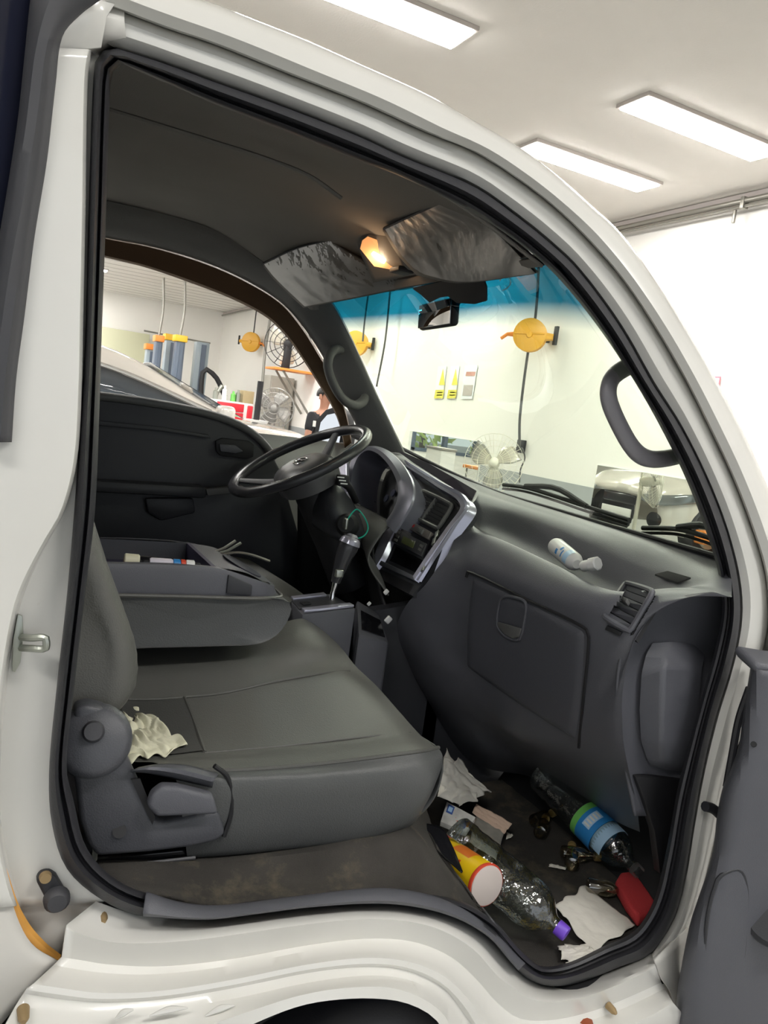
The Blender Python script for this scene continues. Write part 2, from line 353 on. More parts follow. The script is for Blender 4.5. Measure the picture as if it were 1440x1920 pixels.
# cable reels
def reel(y, z, R, label, cable, mir=1):
    t = empty('cable_reel', (WX-.1, y, z), label, 'cable reel', 'yellow cable reels hung on the wall')
    ax = Vector((-.72, -.69, 0)); sd = Vector((.69, -.72, 0)); c = Vector((WX-.24, y, z))
    MB().lathe(c+ax*.05, c-ax*.05, [(0, R*.93), (.05, R), (.3, R), (.35, R*.92), (.65, R*.92), (.7, R), (.95, R), (1, R*.93)], 36).build('drum', M['reel'], t)
    MB().lathe(c+ax*.05, c+ax*.065, [(0, R*.2), (1, R*.16)], 20).build('hub', M['reel'], t)
    MB().tube([c+ax*.055-sd*R*.9, c+ax*.055+sd*R*.9+Vector((0, 0, .02))], .008, 6).build('rib', M['reel'], t)
    MB().tube([c+sd*mir*R*.8, c+sd*mir*(R+.07)], [.05, .035], 8).build('arm', M['reel'], t)
    MB().box(c+sd*mir*(R+.09)+Vector((0, 0, .02)), (.03, .05, .19), bev=.005).build('bracket', M['black'], t)
    MB().box((WX-.1, y, z), (.2, .05, .08), bev=.005).build('wall_arm', M['black'], t)
    MB().tube([c-sd*mir*R*.8, c-sd*mir*(R+.07)+Vector((0, 0, -.01)), c-sd*mir*(R+.13)+Vector((0, 0, -.06))], [.03, .02, .018], 8).build('cable_guide', M['cap_o'], t)
    MB().tube(cable, .014, 8, smooth=40).build('hanging_cable', M['cable'], t)
rx = WX-.2
c1 = S(1000, 630, x=rx)
reel(c1.y, c1.z, .17, 'round yellow cable reel in the middle of the windscreen view', [S(1010, 498, x=rx), S(1007, 560, x=rx), S(1003, 600, x=rx), S(998, 625, x=rx), S(990, 660, x=rx), S(975, 780, x=rx), S(974, 840, x=rx)])
c2 = S(672, 645, x=rx)
reel(c2.y, c2.z, .19, 'round yellow cable reel beside the left windscreen pillar', [S(692, 540, x=rx), S(684, 600, x=rx), S(680, 640, x=rx)])
c3 = S(474, 642, x=rx)
reel(c3.y, c3.z, .21, 'small distant yellow cable reel seen through the driver side window', [c3+Vector((0, 0, .9)), c3+Vector((0, .02, 0))], -1)
tag(MB().tube([S(737, 490, x=rx), S(730, 560, x=rx), S(722, 640, x=rx), S(706, 725, x=rx)], .014, 8, smooth=20).build('wall_cable', M['cable']), 'black cable hanging down the wall between the two near reels', 'cable')
tag(MB().tube([S(506, 600, x=rx), S(497, 660, x=rx), S(492, 720, x=rx), S(485, 800, x=rx)], .03, 8, smooth=20).build('wall_conduit', M['galv']), 'grey conduit running down the far wall behind the small distant reel', 'conduit')
tag(MB().box(wallp(977, 837, .03), (.06, .1, .14), bev=.01).build('socket_box', M['plastic_dk']), 'small dark wall socket box right of the white fan', 'socket')
tag(MB().tube([wallp(977, 840, .05), S(980, 842, x=WX-.07), S(984, 860, x=WX-.08), S(976, 880, x=WX-.1), S(974, 905, x=WX-.1)], .008, 6, smooth=16).build('fan_power_cable', M['cable']), 'thin cable dropping from the wall socket to the white fan', 'cable')
# fans
def fan(c, R, nrm, label, cagem, blade, hubm, post=None, nb=4, base=True, wire=26, wt=1):
    c = Vector(c); n = Vector(nrm).normalized(); u = n.cross(Vector((0, 0, 1))).normalized(); b = u.cross(n)
    t = empty('electric_fan', (c.x, c.y, 0) if base else c, label, 'fan')
    m = MB()
    for rr, dz in ((R, 0), (R*.99, .03), (R*.55, .07), (R*.75, .055), (R*.3, .075)):
        m.tube([c+n*dz+(u*math.cos(a)+b*math.sin(a))*rr for a in [6.2832*k/32 for k in range(32)]], .004*wt+R*.006*wt, 6, closed=True)
    for k in range(wire):
        a = 6.2832*k/wire; d = u*math.cos(a)+b*math.sin(a); m.tube([c+n*.08+d*R*.15, c+n*.06+d*R*.6, c+n*.0+d*R], .0025*wt+R*.004*wt, 4, smooth=5)
        m.tube([c-n*.12+d*R*.15, c-n*.1+d*R*.6, c+n*.0+d*R], .0025*wt+R*.004*wt, 4, smooth=5)
    m.build('cage', cagem, t)
    for k in range(nb):
        a = 6.2832*k/nb+.4; d = u*math.cos(a)+b*math.sin(a); e = u*-math.sin(a)+b*math.cos(a)
        r1 = [c+d*R*.15+e*s*R*.12+n*s*.02 for s in (-1, 0, 1)]; r2 = [c+d*R*.5+e*s*R*.32+n*s*.05 for s in (-1, 0, 1)]; r3 = [c+d*R*.85+e*(s*R*.28+.1*R)+n*s*.04 for s in (-1, 0, 1)]
        MB().loft([r1, r2, r3], 7, 8).build('blade', blade, t, thick=.003)
    MB().lathe(c-n*.14, c+n*.06, [(0, R*.16), (.3, R*.2), (.7, R*.2), (.75, R*.15), (1, R*.12)], 20).build('motor', hubm, t)
    MB().lathe(c+n*.065, c+n*.095, [(0, R*.16), (.6, R*.15), (1, R*.08)], 20).build('badge', hubm, t)
    if base:
        MB().tube([c-n*.12, c-n*.12-Vector((0, 0, c.z-.04))], .02, 10).build('pole', hubm, t)
        MB().lathe((c-n*.12-Vector((0, 0, c.z))), (c-n*.12-Vector((0, 0, c.z-.05))), [(0, R*.9), (.6, R*.85), (1, R*.2)], 28).build('base', hubm, t)
    elif post: post(t, c, n)
    return t
cf = S(926, 868, x=4.1)
fan(cf, .27, (CAM-cf).normalized()+Vector((0, 0, .1)), 'white standing fan with pale translucent blades in front of the wall', M['fan_white'], M['fan_blade'], M['fan_white'], nb=3, wire=40, wt=.35)
cf = S(515, 765, y=12.0)
fan(cf, .34, (-.6, -1, 0), 'grey floor fan standing near the far wall beside the locker', M['fan_grey'], M['fan_grey'], M['fan_grey'], nb=4)
cf = S(540, 645, x=WX-.5)
def bracket(t, c, n):
    MB().box((c.x+.1, c.y, c.z-.46), (.75, .6, .04), bev=.005).build('shelf', M['cap_o'], t)
    MB().box((c.x, c.y, c.z-.25), (.12, .16, .42), bev=.02).build('stand', M['black'], t)
    for s in (-.2, .2): MB().tube([(WX-.02, c.y+s, c.z-1.2), (c.x-.1, c.y+s, c.z-.48)], .02, 6).build('strut', M['galv'], t)
fan(cf, .42, (-.5, -1, -.1), 'black cage wall fan on an orange shelf high on the far wall', M['black'], M['fan_white'], M['black'], post=bracket, base=False, wire=12, nb=3)
# lift posts
def lift_post(x, y, h, wd, label, mt, cap, wire=True):
    t = empty('lift_post', (x, y, 0), label, 'lift post', 'vehicle lift posts in the far bays')
    MB().prism([(x-wd/2, y-.12, 0), (x+wd/2, y-.12, 0), (x+wd/2, y+.12, 0), (x-wd/2, y+.12, 0)], (0, 0, h), bev=.015).build('column', mt, t)
    MB().box((x, y, .03), (.5, .5, .06), bev=.01).build('foot_plate', mt, t)
    MB().box((x+.02, y-.13, h/2), (wd*.35, .03, h*.96)).build('slide_channel', M['post_dk'], t)
    if cap: MB().box((x, y, h+.05), (wd*1.35, .3, .12), bev=.01).build('top_cap', cap, t)
    if wire: MB().tube([(x, y, h+.1), (x+.03, y, (h+CZ)/2), (x-.02, y, CZ-.01)], .022, 8, smooth=12).build('feed_cable', M['galv'], t)
for u, v, y, wd, lb, mt, cap, wr in ((281, 655, 16.5, .16, 'short slate lift post with an orange cap, leftmost of the posts', 'post', 'cap_o', False), (297, 640, 15, .13, 'dark lift post with an orange cap and hanging cable', 'post_dk', 'cap_o', True),
        (321, 638, 15.5, .22, 'blue grey lift post beside the yellow capped dark post', 'post', 'cap_y', False), (337, 640, 14.5, .17, 'dark lift post under a yellow cap with the longest hanging cable', 'post_dk', 'cap_y', True), (379, 642, 15.5, .27, 'wide plain blue grey lift post without a cap, rightmost of the posts', 'post', None, False)):
    p = S(u, v, y=y); lift_post(p.x, p.y, p.z, wd, lb, M[mt], M[cap] if cap else None, wr)
# pale green partition behind posts
p0, p1 = S(195, 613, y=19.3), S(270, 618, y=19.3)
tag(MB().box(((p0.x+p1.x)/2, 19.35, p0.z/2), (p1.x-p0.x+.3, .08, p0.z), bev=.01).build('partition_board', mat('pale_olive', (.60, .60, .42), .6)), 'pale olive partition board standing against the far wall', 'partition')
p0, p1 = S(270, 620, y=19.2), S(372, 640, y=19.2)
tag(MB().tube([p0, p1, p1+Vector((.3, 0, 0))], .02, 6).build('wall_rail', M['galv']), 'thin grey rail across the far wall above the lift posts', 'rail')
# red tool cabinet with clutter
p = S(432, 752, y=13.0); w_, d_, h_ = .78, .5, p.z
t = empty('tool_cabinet', (p.x, 13.1, 0), 'red tool cabinet with drawers in front of the far wall', 'tool cabinet')
MB().box((p.x, 13.1, h_/2+.05), (w_, d_, h_-.1), bev=.02).build('cabinet_body', M['white'], t)
for k in range(6): 
    MB().box((p.x-.03, 12.84, h_-.1-k*.16), (w_*.62, .03, .14), bev=.008).build('drawer', M['tool_red'], t)
MB().box((p.x-w_*.46, 12.88, h_*.6), (.1, .12, h_*.75), bev=.02).build('side_panel', M['tool_red'], t); MB().box((p.x+w_*.42, 12.88, h_*.6), (.1, .12, h_*.75), bev=.02).build('side_panel', M['tool_red'], t)
for k in range(4): MB().lathe((p.x+(-.3, .3, -.3, .3)[k]-.02, 13.1+(-.18, -.18, .18, .18)[k], .05), (p.x+(-.3, .3, -.3, .3)[k]+.02, 13.1+(-.18, -.18, .18, .18)[k], .05), [(0, .05), (1, .05)], 14).build('caster', M['black'], t)
for k, (dx, hh, mm, lb) in enumerate(((-.28, .2, 'steel', 'silver spray can standing on the red tool cabinet, leftmost'), (-.12, .26, 'white', 'white bottle standing on the red tool cabinet'), (.04, .18, 'green', 'small green bottle standing on the red tool cabinet'), (.13, .22, 'steel', 'silver can right of the green bottle on the tool cabinet'))):
    tag(MB().lathe((p.x+dx, 13.0, h_), (p.x+dx, 13.0, h_+hh), [(0, .045), (.7, .045), (.8, .02), (1, .02)], 14).build('bottle' if k in (1, 2) else 'spray_can', M[mm]), lb, 'bottle' if k in (1, 2) else 'can')
tag(MB().box((p.x+.3, 13.05, h_+.11), (.2, .25, .22), bev=.01).build('carton', mat('brown_carton', (.40, .32, .18), .8)), 'small brown carton on the right end of the red tool cabinet', 'box')
# tyre changer like machine left of cabinet
p = S(400, 745, y=14.2); t = empty('tyre_changer', (p.x, p.y, 0), 'dark tyre changing machine with bent arms left of the red cabinet', 'machine')
MB().box((p.x, p.y, .5), (.5, .6, 1.0), bev=.04).build('machine_body', M['fan_grey'], t)
MB().tube([(p.x-.2, p.y, 1.0), (p.x-.24, p.y, 1.95), (p.x, p.y, 1.85), (p.x+.22, p.y, 1.5)], .05, 8, smooth=14).build('swing_arm', M['black'], t)
MB().tube([(p.x+.0, p.y-.1, 1.0), (p.x+.02, p.y-.1, 1.5), (p.x+.12, p.y-.1, 1.7)], .04, 8, smooth=10).build('tool_post', M['steel'], t)
MB().lathe((p.x, p.y-.1, 1.0), (p.x, p.y-.1, 1.1), [(0, .24), (1, .24)], 24).build('turntable', M['steel'], t)
MB().box((p.x-.16, p.y-.3, 1.15), (.14, .14, .3), bev=.03).build('oiler', M['cap_o'], t)
# locker and cabinet beside fan
p0, p1 = S(532, 707, y=13.4), S(568, 712, y=13.4)
t = empty('locker', ((p0.x+p1.x)/2, 13.6, 0), 'tall grey metal locker behind the grey floor fan', 'locker')
p0.x -= .25; p1.x = min(p1.x-.1, WX-.05)
MB().box(((p0.x+p1.x)/2, 13.6, p0.z/2), (p1.x-p0.x, .4, p0.z), bev=.01).build('locker_body', M['locker'], t)
MB().box(((p0.x+p1.x)/2, 13.39, p0.z/2), ((p1.x-p0.x)*.9, .02, p0.z*.94), bev=.005).build('door', M['locker'], t)
MB().box((p1.x-.08, 13.36, p0.z*.55), (.02, .03, .12), bev=.004).build('handle', M['steel'], t)
# stand with dark machine at 485
p = S(489, 715, y=11.4); t = empty('oil_drain_stand', (p.x, p.y, 0), 'slim dark workshop stand with a white bowl between cabinet and fan', 'stand')
MB().tube([(p.x, p.y, .05), (p.x, p.y, p.z)], .05, 8).build('pole', M['black'], t); MB().lathe((p.x, p.y, .95), (p.x, p.y, 1.2), [(0, .09), (1, .2)], 20).build('bowl', M['white'], t)
MB().box((p.x, p.y, .03), (.4, .4, .06), bev=.02).build('base', M['black'], t)
p = S(505, 792, y=10.2); t = empty('work_bench', (p.x, p.y, 0), 'white low workshop cart left of the grey floor fan', 'cart')
MB().box((p.x-.05, p.y, .56), (.28, .5, 1.12), bev=.02).build('cart_body', M['white'], t); MB().box((p.x-.05, p.y, 1.14), (.3, .52, .04), bev=.01).build('cart_top', M['fan_grey'], t)
# person
def person():
    P0 = S(608, 780, y=7.8); x0, y0 = P0.x-.02, P0.y
    t = empty('person', (x0, y0, 0), 'person in a black shirt and blue jeans standing beyond the driver side window', 'person')
    def skin(name, chains, mt, parent, sub=2):
        vs, es, rs = [], [], []; key = {}
        def V(p, r):
            k = tuple(round(c, 4) for c in p)
            if k not in key: key[k] = len(vs); vs.append((x0+p[0], y0+p[1], p[2])); rs.append(r)
            return key[k]
        for ch in chains:
            prev = None
            for p, r in ch:
                i = V(p, r)
                if prev is not None and prev != i: es.append((prev, i))
                prev = i
        me = bpy.data.meshes.new(name); me.from_pydata(vs, es, []); me.materials.append(mt); o = bpy.data.objects.new(name, me); COL.objects.link(o)
        md = o.modifiers.new('skin', 'SKIN'); md.use_smooth_shade = True
        if me.skin_vertices: 
            for i, sv in enumerate(me.skin_vertices[0].data): sv.radius = (rs[i], rs[i]*.85) if rs[i] > .05 else (rs[i], rs[i]); sv.use_root = (i == 0)
        md = o.modifiers.new('sub', 'SUBSURF'); md.levels = sub; md.render_levels = sub
        par(o, parent); return o
    me_t = bpy.data.meshes.new('x')
    def arm(s):
        sh = (s*.19, 0, 1.43); el = (s*.27, -.03, 1.15); wr = (s*.24, -.16, .93); pm = (s*.235, -.20, .85)
        ch = [[((0, 0, 1.40), .12), (sh, .055), (el, .04), (wr, .028), (pm, .034)]]
        for k in range(4):
            a = (s*(.215+.018*k), -.215, .80); b = (a[0]+s*.004, a[1]-.01, .80-.035-.006*(k in (1, 2))); c = (b[0], b[1]+.014, b[2]-.026)
            ch.append([(pm, .034), (a, .010), (b, .009), (c, .008)])
        ch.append([(pm, .034), (((s*.20), -.235, .85), .011), ((s*.19, -.25, .815), .009)])
        return ch
    body = [[((0, 0, .95), .135), ((0, 0, 1.15), .12), ((0, 0, 1.40), .12), ((0, 0, 1.50), .055), ((0, -.01, 1.57), .06), ((0, -.02, 1.65), .088), ((0, -.01, 1.73), .07)]]
    for s in (-1, 1):
        body += arm(s); body.append([((0, 0, .95), .135), ((s*.10, 0, .86), .088), ((s*.11, -.01, .48), .058), ((s*.11, .02, .12), .042), ((s*.115, 0, .05), .04), ((s*.12, -.13, .035), .03)])
    bd = skin('body', body, M['skin'], t)
    shirt = [[((0, 0, .93), .15), ((0, 0, 1.15), .14), ((0, 0, 1.38), .145), ((0, 0, 1.46), .09)]]
    for s in (-1, 1): shirt.append([((0, 0, 1.38), .145), ((s*.19, 0, 1.42), .075), ((s*.255, -.025, 1.22), .06)])
    skin('shirt', shirt, M['shirt'], t)
    tr = []
    for s in (-1, 1): tr.append([((0, 0, .95), .15), ((s*.10, 0, .84), .105), ((s*.11, -.01, .48), .078), ((s*.11, .015, .1), .066)])
    skin('trousers', tr, M['jeans'], t)
    h = MB(); rows = []
    for i in range(9):
        ph = -.25+i*.23; rows.append([Vector((x0+math.cos(a)*.098*math.cos(ph), y0-.0+math.sin(a)*.112*math.cos(ph), 1.68+.105*math.sin(ph)+(.04 if math.sin(a) < -.3 and i < 3 else 0))) for a in [6.2832*k/24 for k in range(24)]])
    h.grid(rows, cu=True).build('hair', M['hair'], t)
    MB().lathe((x0, y0-.105, 1.645), (x0, y0-.13, 1.635), [(0, .02), (1, .01)], 10).build('nose', M['skin'], t)
    for s in (-1, 1):
        MB().lathe((x0+s*.035, y0-.098, 1.675), (x0+s*.035, y0-.108, 1.675), [(0, .013), (1, .008)], 10).build('eye', M['black'], t)
        MB().box((x0+s*.093, y0-.01, 1.65), (.02, .035, .06), bev=.008).build('ear', M['skin'], t)
        MB().box((x0+s*.12, y0-.07, .04), (.1, .28, .08), bev=.03).build('shoe', M['black'], t)
    MB().box((x0, y0-.1, 1.60), (.05, .012, .012), bev=.004).build('mouth', M['red'], t)
    MB().box((x0-.235, y0-.085, 1.33), (.05, .01, .07), bev=.004).build('sleeve_patch', M['white'], t)
    t.rotation_euler = (0, 0, .5)
person()
# beige car in the next bay
def car():
    xf, xb, yc, lift = 3.0, -1.5, 6.6, .37
    def LZ(z): return lift+z*.88
    t = empty('car', ((xf+xb)/2, yc, 0), 'pale beige car in the next bay with chrome window trim', 'car')
    hw = .9
    def sec(x, zb, zs, hws):
        # one half outline from sill to shoulder, mirrored
        pts = [(hws*.94, zb), (hws, zb+.12), (hws, (zb+zs)/2), (hws*.985, zs-.1), (hws*.93, zs-.02), (hws*.7, zs+.02), (0, zs+.04)]
        L = [(x, yc-a, LZ(z)) for a, z in pts]; R = [(x, yc+a, LZ(z)) for a, z in pts[:-1]][::-1]; return L+R
    secs = [sec(xb, .45, .80, .70), sec(xb+.12, .3, 1.0, .84), sec(xb+.5, .22, 1.06, .9), sec(0, .22, 1.05, .9), sec(1.2, .22, 1.03, .9), sec(2.0, .22, 1.02, .9), sec(2.6, .22, .98, .89), sec(xf-.25, .24, .90, .85), sec(xf-.05, .28, .80, .74), sec(xf, .38, .66, .66)]
    m = MB().loft([[Vector(p) for p in s] for s in secs], 40, 40); n = len(m.v)
    m.build('body', M['carbeige'], t, thick=.01)
    def gs(x, z, hws): pts = [(hws*1.12, 1.0), (hws*1.02, 1.0+(z-1.0)*.5), (hws*.92, z-.06), (hws*.75, z-.005), (0, z+.03)]; return [Vector((x, yc-a, LZ(q))) for a, q in pts]+[Vector((x, yc+a, LZ(q))) for a, q in pts[:-1]][::-1]
    G = [gs(xb+.15, 1.04, .72), gs(xb+.45, 1.32, .75), gs(-.4, 1.58, .76), gs(.2, 1.64, .77), gs(.75, 1.61, .77), gs(1.1, 1.50, .77), gs(1.6, 1.25, .76), gs(2.05, 1.03, .74)]
    MB().loft(G, 40, 30).build('roof', M['carbeige'], t)
    # windows: glass strip and chrome line just outside the cabin side (near side)
    lo = [Vector((x, yc-.855, LZ(1.07))) for x in (-.9, -.2, .5, 1.2, 1.75)]
    hi = [Vector((-.75, yc-.80, LZ(1.26))), Vector((-.3, yc-.765, LZ(1.40))), Vector((.3, yc-.765, LZ(1.44))), Vector((.85, yc-.78, LZ(1.38))), Vector((1.66, yc-.85, LZ(1.10)))]
    MB().loft([lo, hi], 30).build('side_window', M['cglass'], t, thick=.006)
    MB().tube([p+Vector((0, -.03, .02)) for p in hi], .018, 6, smooth=24).build('chrome_strip', M['chrome'], t)
    MB().tube([p+Vector((0, -.03, -.01)) for p in lo], .012, 6, smooth=10).build('chrome_strip', M['chrome'], t)
    MB().loft([[(1.22, yc-.58, LZ(1.49)), (1.25, yc, LZ(1.53)), (1.22, yc+.58, LZ(1.49))], [(2.02, yc-.62, LZ(1.09)), (2.08, yc, LZ(1.09)), (2.02, yc+.74, LZ(1.09))]], 16, 6).build('windscreen', M['cglass'], t, thick=.004)
    for s in (-1, 1):
        for x in (-.55, 2.35):
            a = Vector((x, yc+s*.70, LZ(.33))); b = Vector((x, yc+s*.92, LZ(.33))); wl = MB().lathe(a, b, [(0, .30), (.1, .335), (.85, .335), (1, .31), (1, .22), (.9, .2)], 32).build('wheel', M['rubber'], t)
            MB().lathe(a, b+Vector((0, s*.005, 0)), [(.8, .21), (.95, .2), (1, .05)], 20).build('rim', M['steel'], wl)
        MB().loft([[(xf-.58, yc+s*.90, LZ(.86)), (xf-.3, yc+s*.91, LZ(.84)), (xf-.02, yc+s*.68, LZ(.77)), (xf+.05, yc+s*.42, LZ(.74))], [(xf-.55, yc+s*.91, LZ(.76)), (xf-.26, yc+s*.89, LZ(.70)), (xf+.05, yc+s*.70, LZ(.63)), (xf+.08, yc+s*.42, LZ(.66))]], 14, 5).build('headlight', mat('headlamp_glass', (.25, .27, .28), .05, metal=.6), t, thick=.012)
        MB().lathe((xf-.1, yc+s*.62, LZ(.42)), (xf+.03, yc+s*.62, LZ(.42)), [(0, .09), (1, .09)], 20).build('fog_lamp', M['gloss_black'], t)
        MB().box((1.75, yc+s*1.0, LZ(1.12)), (.14, .2, .14), bev=.04).build('door_mirror', M['carbeige'], t)
    MB().box((xf+.01, yc, LZ(.62)), (.05, .56, .12), bev=.02).build('grille', M['gloss_black'], t)
    MB().box((xf+.035, yc, LZ(.42)), (.02, .52, .12), bev=.004).build('number_plate', M['white'], t)
    MB().box((xf-.0, yc, LZ(.33)), (.05, .5, .08), bev=.02).build('lower_grille', M['plastic_dk'], t)
    la = empty('vehicle_lift', (2.3, yc-1.15, 0), 'orange vehicle lift beside the front wheel of the pale car', 'lift')
    MB().box((2.15, yc-1.0, .62), (.95, .16, .16), bev=.02).build('arm', M['cap_o'], la); MB().box((1.8, yc-1.22, .36), (.25, .3, .72), bev=.02).build('carriage', M['cap_o'], la)
car()
p = S(527, 836, y=9.0)
t = empty('parts_trolley', (p.x, p.y, 0), 'orange topped parts trolley standing beyond the hood of the pale car', 'trolley')
MB().box((p.x, p.y, p.z), (.62, .45, .05), Matrix.Rotation(-.2, 3, 'Z'), bev=.01).build('tray', M['cap_o'], t)
for dx, dy in ((-.25, -.18), (.25, -.18), (-.25, .18), (.25, .18)): MB().tube([(p.x+dx, p.y+dy, 0), (p.x+dx, p.y+dy, p.z)], .015, 8).build('leg', M['galv'], t)
# ================================================================ TRUCK
T = empty('truck', (.7, .7, 0), 'white cab-over truck with open passenger door and cluttered grey cab', 'truck')
# --- door opening rubber, pairs of (outer edge, inner edge)
ring = [((175, 146), (207, 160)), ((182, 106), (213, 132)), ((208, 89), (232, 120)), ((233, 95), (258, 133)), ((310, 120), (310, 155)), ((400, 153), (400, 194)), ((539, 203), (539, 247)), ((678, 258), (678, 303)),
        ((750, 292), (745, 328)), ((889, 350), (868, 388)), ((972, 408), (945, 436)), ((1028, 453), (1000, 477)), ((1083, 505), (1055, 530)), ((1162, 612), (1125, 618)), ((1225, 722), (1190, 716)), ((1275, 800), (1238, 800)), ((1325, 900), (1287, 900)), ((1363, 1000), (1325, 1000)),
        ((1385, 1096), (1347, 1075)), ((1387, 1168), (1354, 1144)), ((1370, 1254), (1340, 1220)), ((1342, 1345), (1318, 1300)), ((1318, 1446), (1296, 1380)), ((1299, 1551), (1270, 1480)), ((1284, 1647), (1250, 1590)), ((1265, 1719), (1225, 1690)), ((1222, 1786), (1190, 1745)),
        ((1162, 1813), (1130, 1775)), ((1080, 1844), (1065, 1805)), ((1029, 1849), (1015, 1812)), ((988, 1834), (990, 1795)), ((957, 1803), (965, 1770)), ((916, 1757), (925, 1725)), ((854, 1721), (860, 1688)), ((777, 1700), (780, 1674)), ((700, 1694), (700, 1668)), ((583, 1701), (583, 1677)),
        ((486, 1713), (486, 1688)), ((389, 1723), (389, 1697)), ((267, 1718), (267, 1672)), ((194, 1689), (205, 1640)), ((126, 1630), (160, 1585)), ((97, 1543), (138, 1500)), ((92, 1446), (125, 1440)), ((105, 1300), (138, 1300)), ((126, 1110), (160, 1110)), ((140, 946), (178, 960)), ((151, 782), (186, 782)), ((159, 650), (190, 650)), ((166, 400), (199, 400))]
outer = [S(a, b, y=.035) for (a, b), _ in ring]
def rr(f, y): return [S(a+(c-a)*f, b+(d-b)*f, y=y) for (a, b), (c, d) in ring]
NS = 260
MB().grid([cr(rr(0, .05), NS, True), cr(rr(.0, .03), NS, True), cr(rr(.12, .015), NS, True), cr(rr(.35, .008), NS, True), cr(rr(.5, .018), NS, True), cr(rr(.56, .034), NS, True), cr(rr(.64, .036), NS, True), cr(rr(.72, .024), NS, True), cr(rr(.85, .028), NS, True), cr(rr(1.0, .045), NS, True), cr(rr(1.0, .085), NS, True), cr(rr(.7, .10), NS, True)], cu=True).build('door_seal', M['rubber'], T)
# --- body side around the opening
body = MB()
so = [((163, 146)), (170, 100), (200, 76), (235, 82)]
seal_T = [(205, 89), (310, 120), (400, 153), (539, 203), (678, 258), (750, 292), (889, 350), (972, 408), (1028, 453), (1083, 505), (1162, 612), (1225, 722), (1275, 800), (1325, 900), (1363, 1000), (1385, 1096), (1387, 1168), (1370, 1254), (1342, 1345), (1318, 1446), (1299, 1551), (1284, 1647), (1265, 1719), (1222, 1786)]
gap_T = [(150, -10), (197, 2), (310, 45), (400, 75), (539, 131), (678, 186), (800, 242), (889, 278), (972, 330), (1028, 372), (1083, 422), (1162, 509), (1225, 600), (1287, 706), (1334, 800), (1378, 894), (1418, 1000), (1440, 1080), (1442, 1160), (1420, 1260), (1392, 1370), (1362, 1470), (1338, 1580), (1312, 1680), (1280, 1760), (1228, 1812)]
def mixpx(A, B, f, n=60):
    a = cr([Vector((p[0], p[1], 0)) for p in A], n); b = cr([Vector((p[0], p[1], 0)) for p in B], n); return [(p.x+(q.x-p.x)*f, p.y+(q.y-p.y)*f) for p, q in zip(a, b)]
rows = [Yc(mixpx(seal_T, gap_T, -.12), .05), Yc(mixpx(seal_T, gap_T, .0), .045), Yc(mixpx(seal_T, gap_T, .08), .032), Yc(mixpx(seal_T, gap_T, .35), .02), Yc(mixpx(seal_T, gap_T, .65), .018), Yc(mixpx(seal_T, gap_T, .85), .026), Yc(mixpx(seal_T, gap_T, .97), .04), Yc(mixpx(seal_T, gap_T, 1.0), .04)]
body.loft(rows, 110)
sil_T = [(225, -60), (300, -20), (400, 13), (483, 46), (572, 81), (678, 128), (800, 183), (889, 233), (967, 278), (1028, 322), (1111, 394), (1162, 441), (1225, 528), (1287, 622), (1350, 734), (1397, 825), (1428, 894), (1462, 980), (1490, 1080), (1500, 1180), (1500, 1280)]
gap_U = [(140, -14), (197, 2), (310, 45), (400, 75), (539, 131), (678, 186), (800, 242), (889, 278), (972, 330), (1028, 372), (1083, 422), (1162, 509), (1225, 600), (1287, 706), (1334, 800), (1378, 894), (1418, 1000), (1440, 1080), (1446, 1180), (1446, 1280)]
rows = [Yc(mixpx(gap_U, sil_T, -.02), .042), Yc(mixpx(gap_U, sil_T, .0), .02), Yc(mixpx(gap_U, sil_T, .05), .008), Yc(mixpx(gap_U, sil_T, .3), .0), Yc(mixpx(gap_U, sil_T, .7), .006), Yc(mixpx(gap_U, sil_T, .88), .016), Yc(mixpx(gap_U, sil_T, .97), .035), Yc(mixpx(gap_U, sil_T, 1.0), .065), Yc(mixpx(gap_U, sil_T, .8), .12), Yc(mixpx(gap_U, sil_T, .2), .13)]
body.loft(rows, 110)
# rear pillar: recess next to the seal, then a step out to the outer face
seal_L = [(208, 89), (182, 106), (175, 146), (166, 400), (159, 650), (151, 782), (140, 946), (126, 1110), (105, 1300), (92, 1446), (97, 1543), (126, 1630), (194, 1689)]
step_L = [(190, 60), (166, 80), (158, 150), (154, 400), (150, 600), (148, 710), (139, 860), (115, 955), (84, 1010), (47, 1080), (25, 1140), (4, 1256), (-10, 1400), (-12, 1520), (6, 1630), (34, 1720), (60, 1762), (112, 1795)]
def half(A, n): return cr([Vector((p[0], p[1], 0)) for p in A], n)
n = 90; sL = half(seal_L, n); tL = half(step_L, n)
# pair by height, not by length
def byv(A, vs):
    out = []
    for v in vs:
        best = None
        for p, q in zip(A, A[1:]):
            if (p.y-v)*(q.y-v) <= 0 and abs(q.y-p.y) > 1e-6: best = p.x+(q.x-p.x)*(v-p.y)/(q.y-p.y)
        out.append((best if best is not None else (A[0].x if v < A[0].y else A[-1].x), v))
    return out
vs = [92+i*(1700-92)/79 for i in range(80)]
a = byv(half(seal_L[1:], 200), vs); b = byv(half(step_L[1:], 200), vs)
a[-1] = (194, 1690); 
def mx(f, y): return [S(p[0]+(q[0]-p[0])*f, p[1]+(q[1]-p[1])*f, y=y) for p, q in zip(a, b)]
body.grid([mx(-.1, .055), mx(0, .048), mx(.5, .05), mx(.92, .048), mx(1.0, .036)])
body.grid([[S(q[0], q[1], y=.036) for q in b], [S(q[0]-1, q[1], y=.008) for q in b], [S(q[0]-5, q[1], y=.0) for q in b], [S(q[0]-60, q[1], y=-.003) for q in b], [S(min(q[0]-120, 40), q[1], y=.0) for q in b], [S(-150, q[1], y=.0) for q in b]])
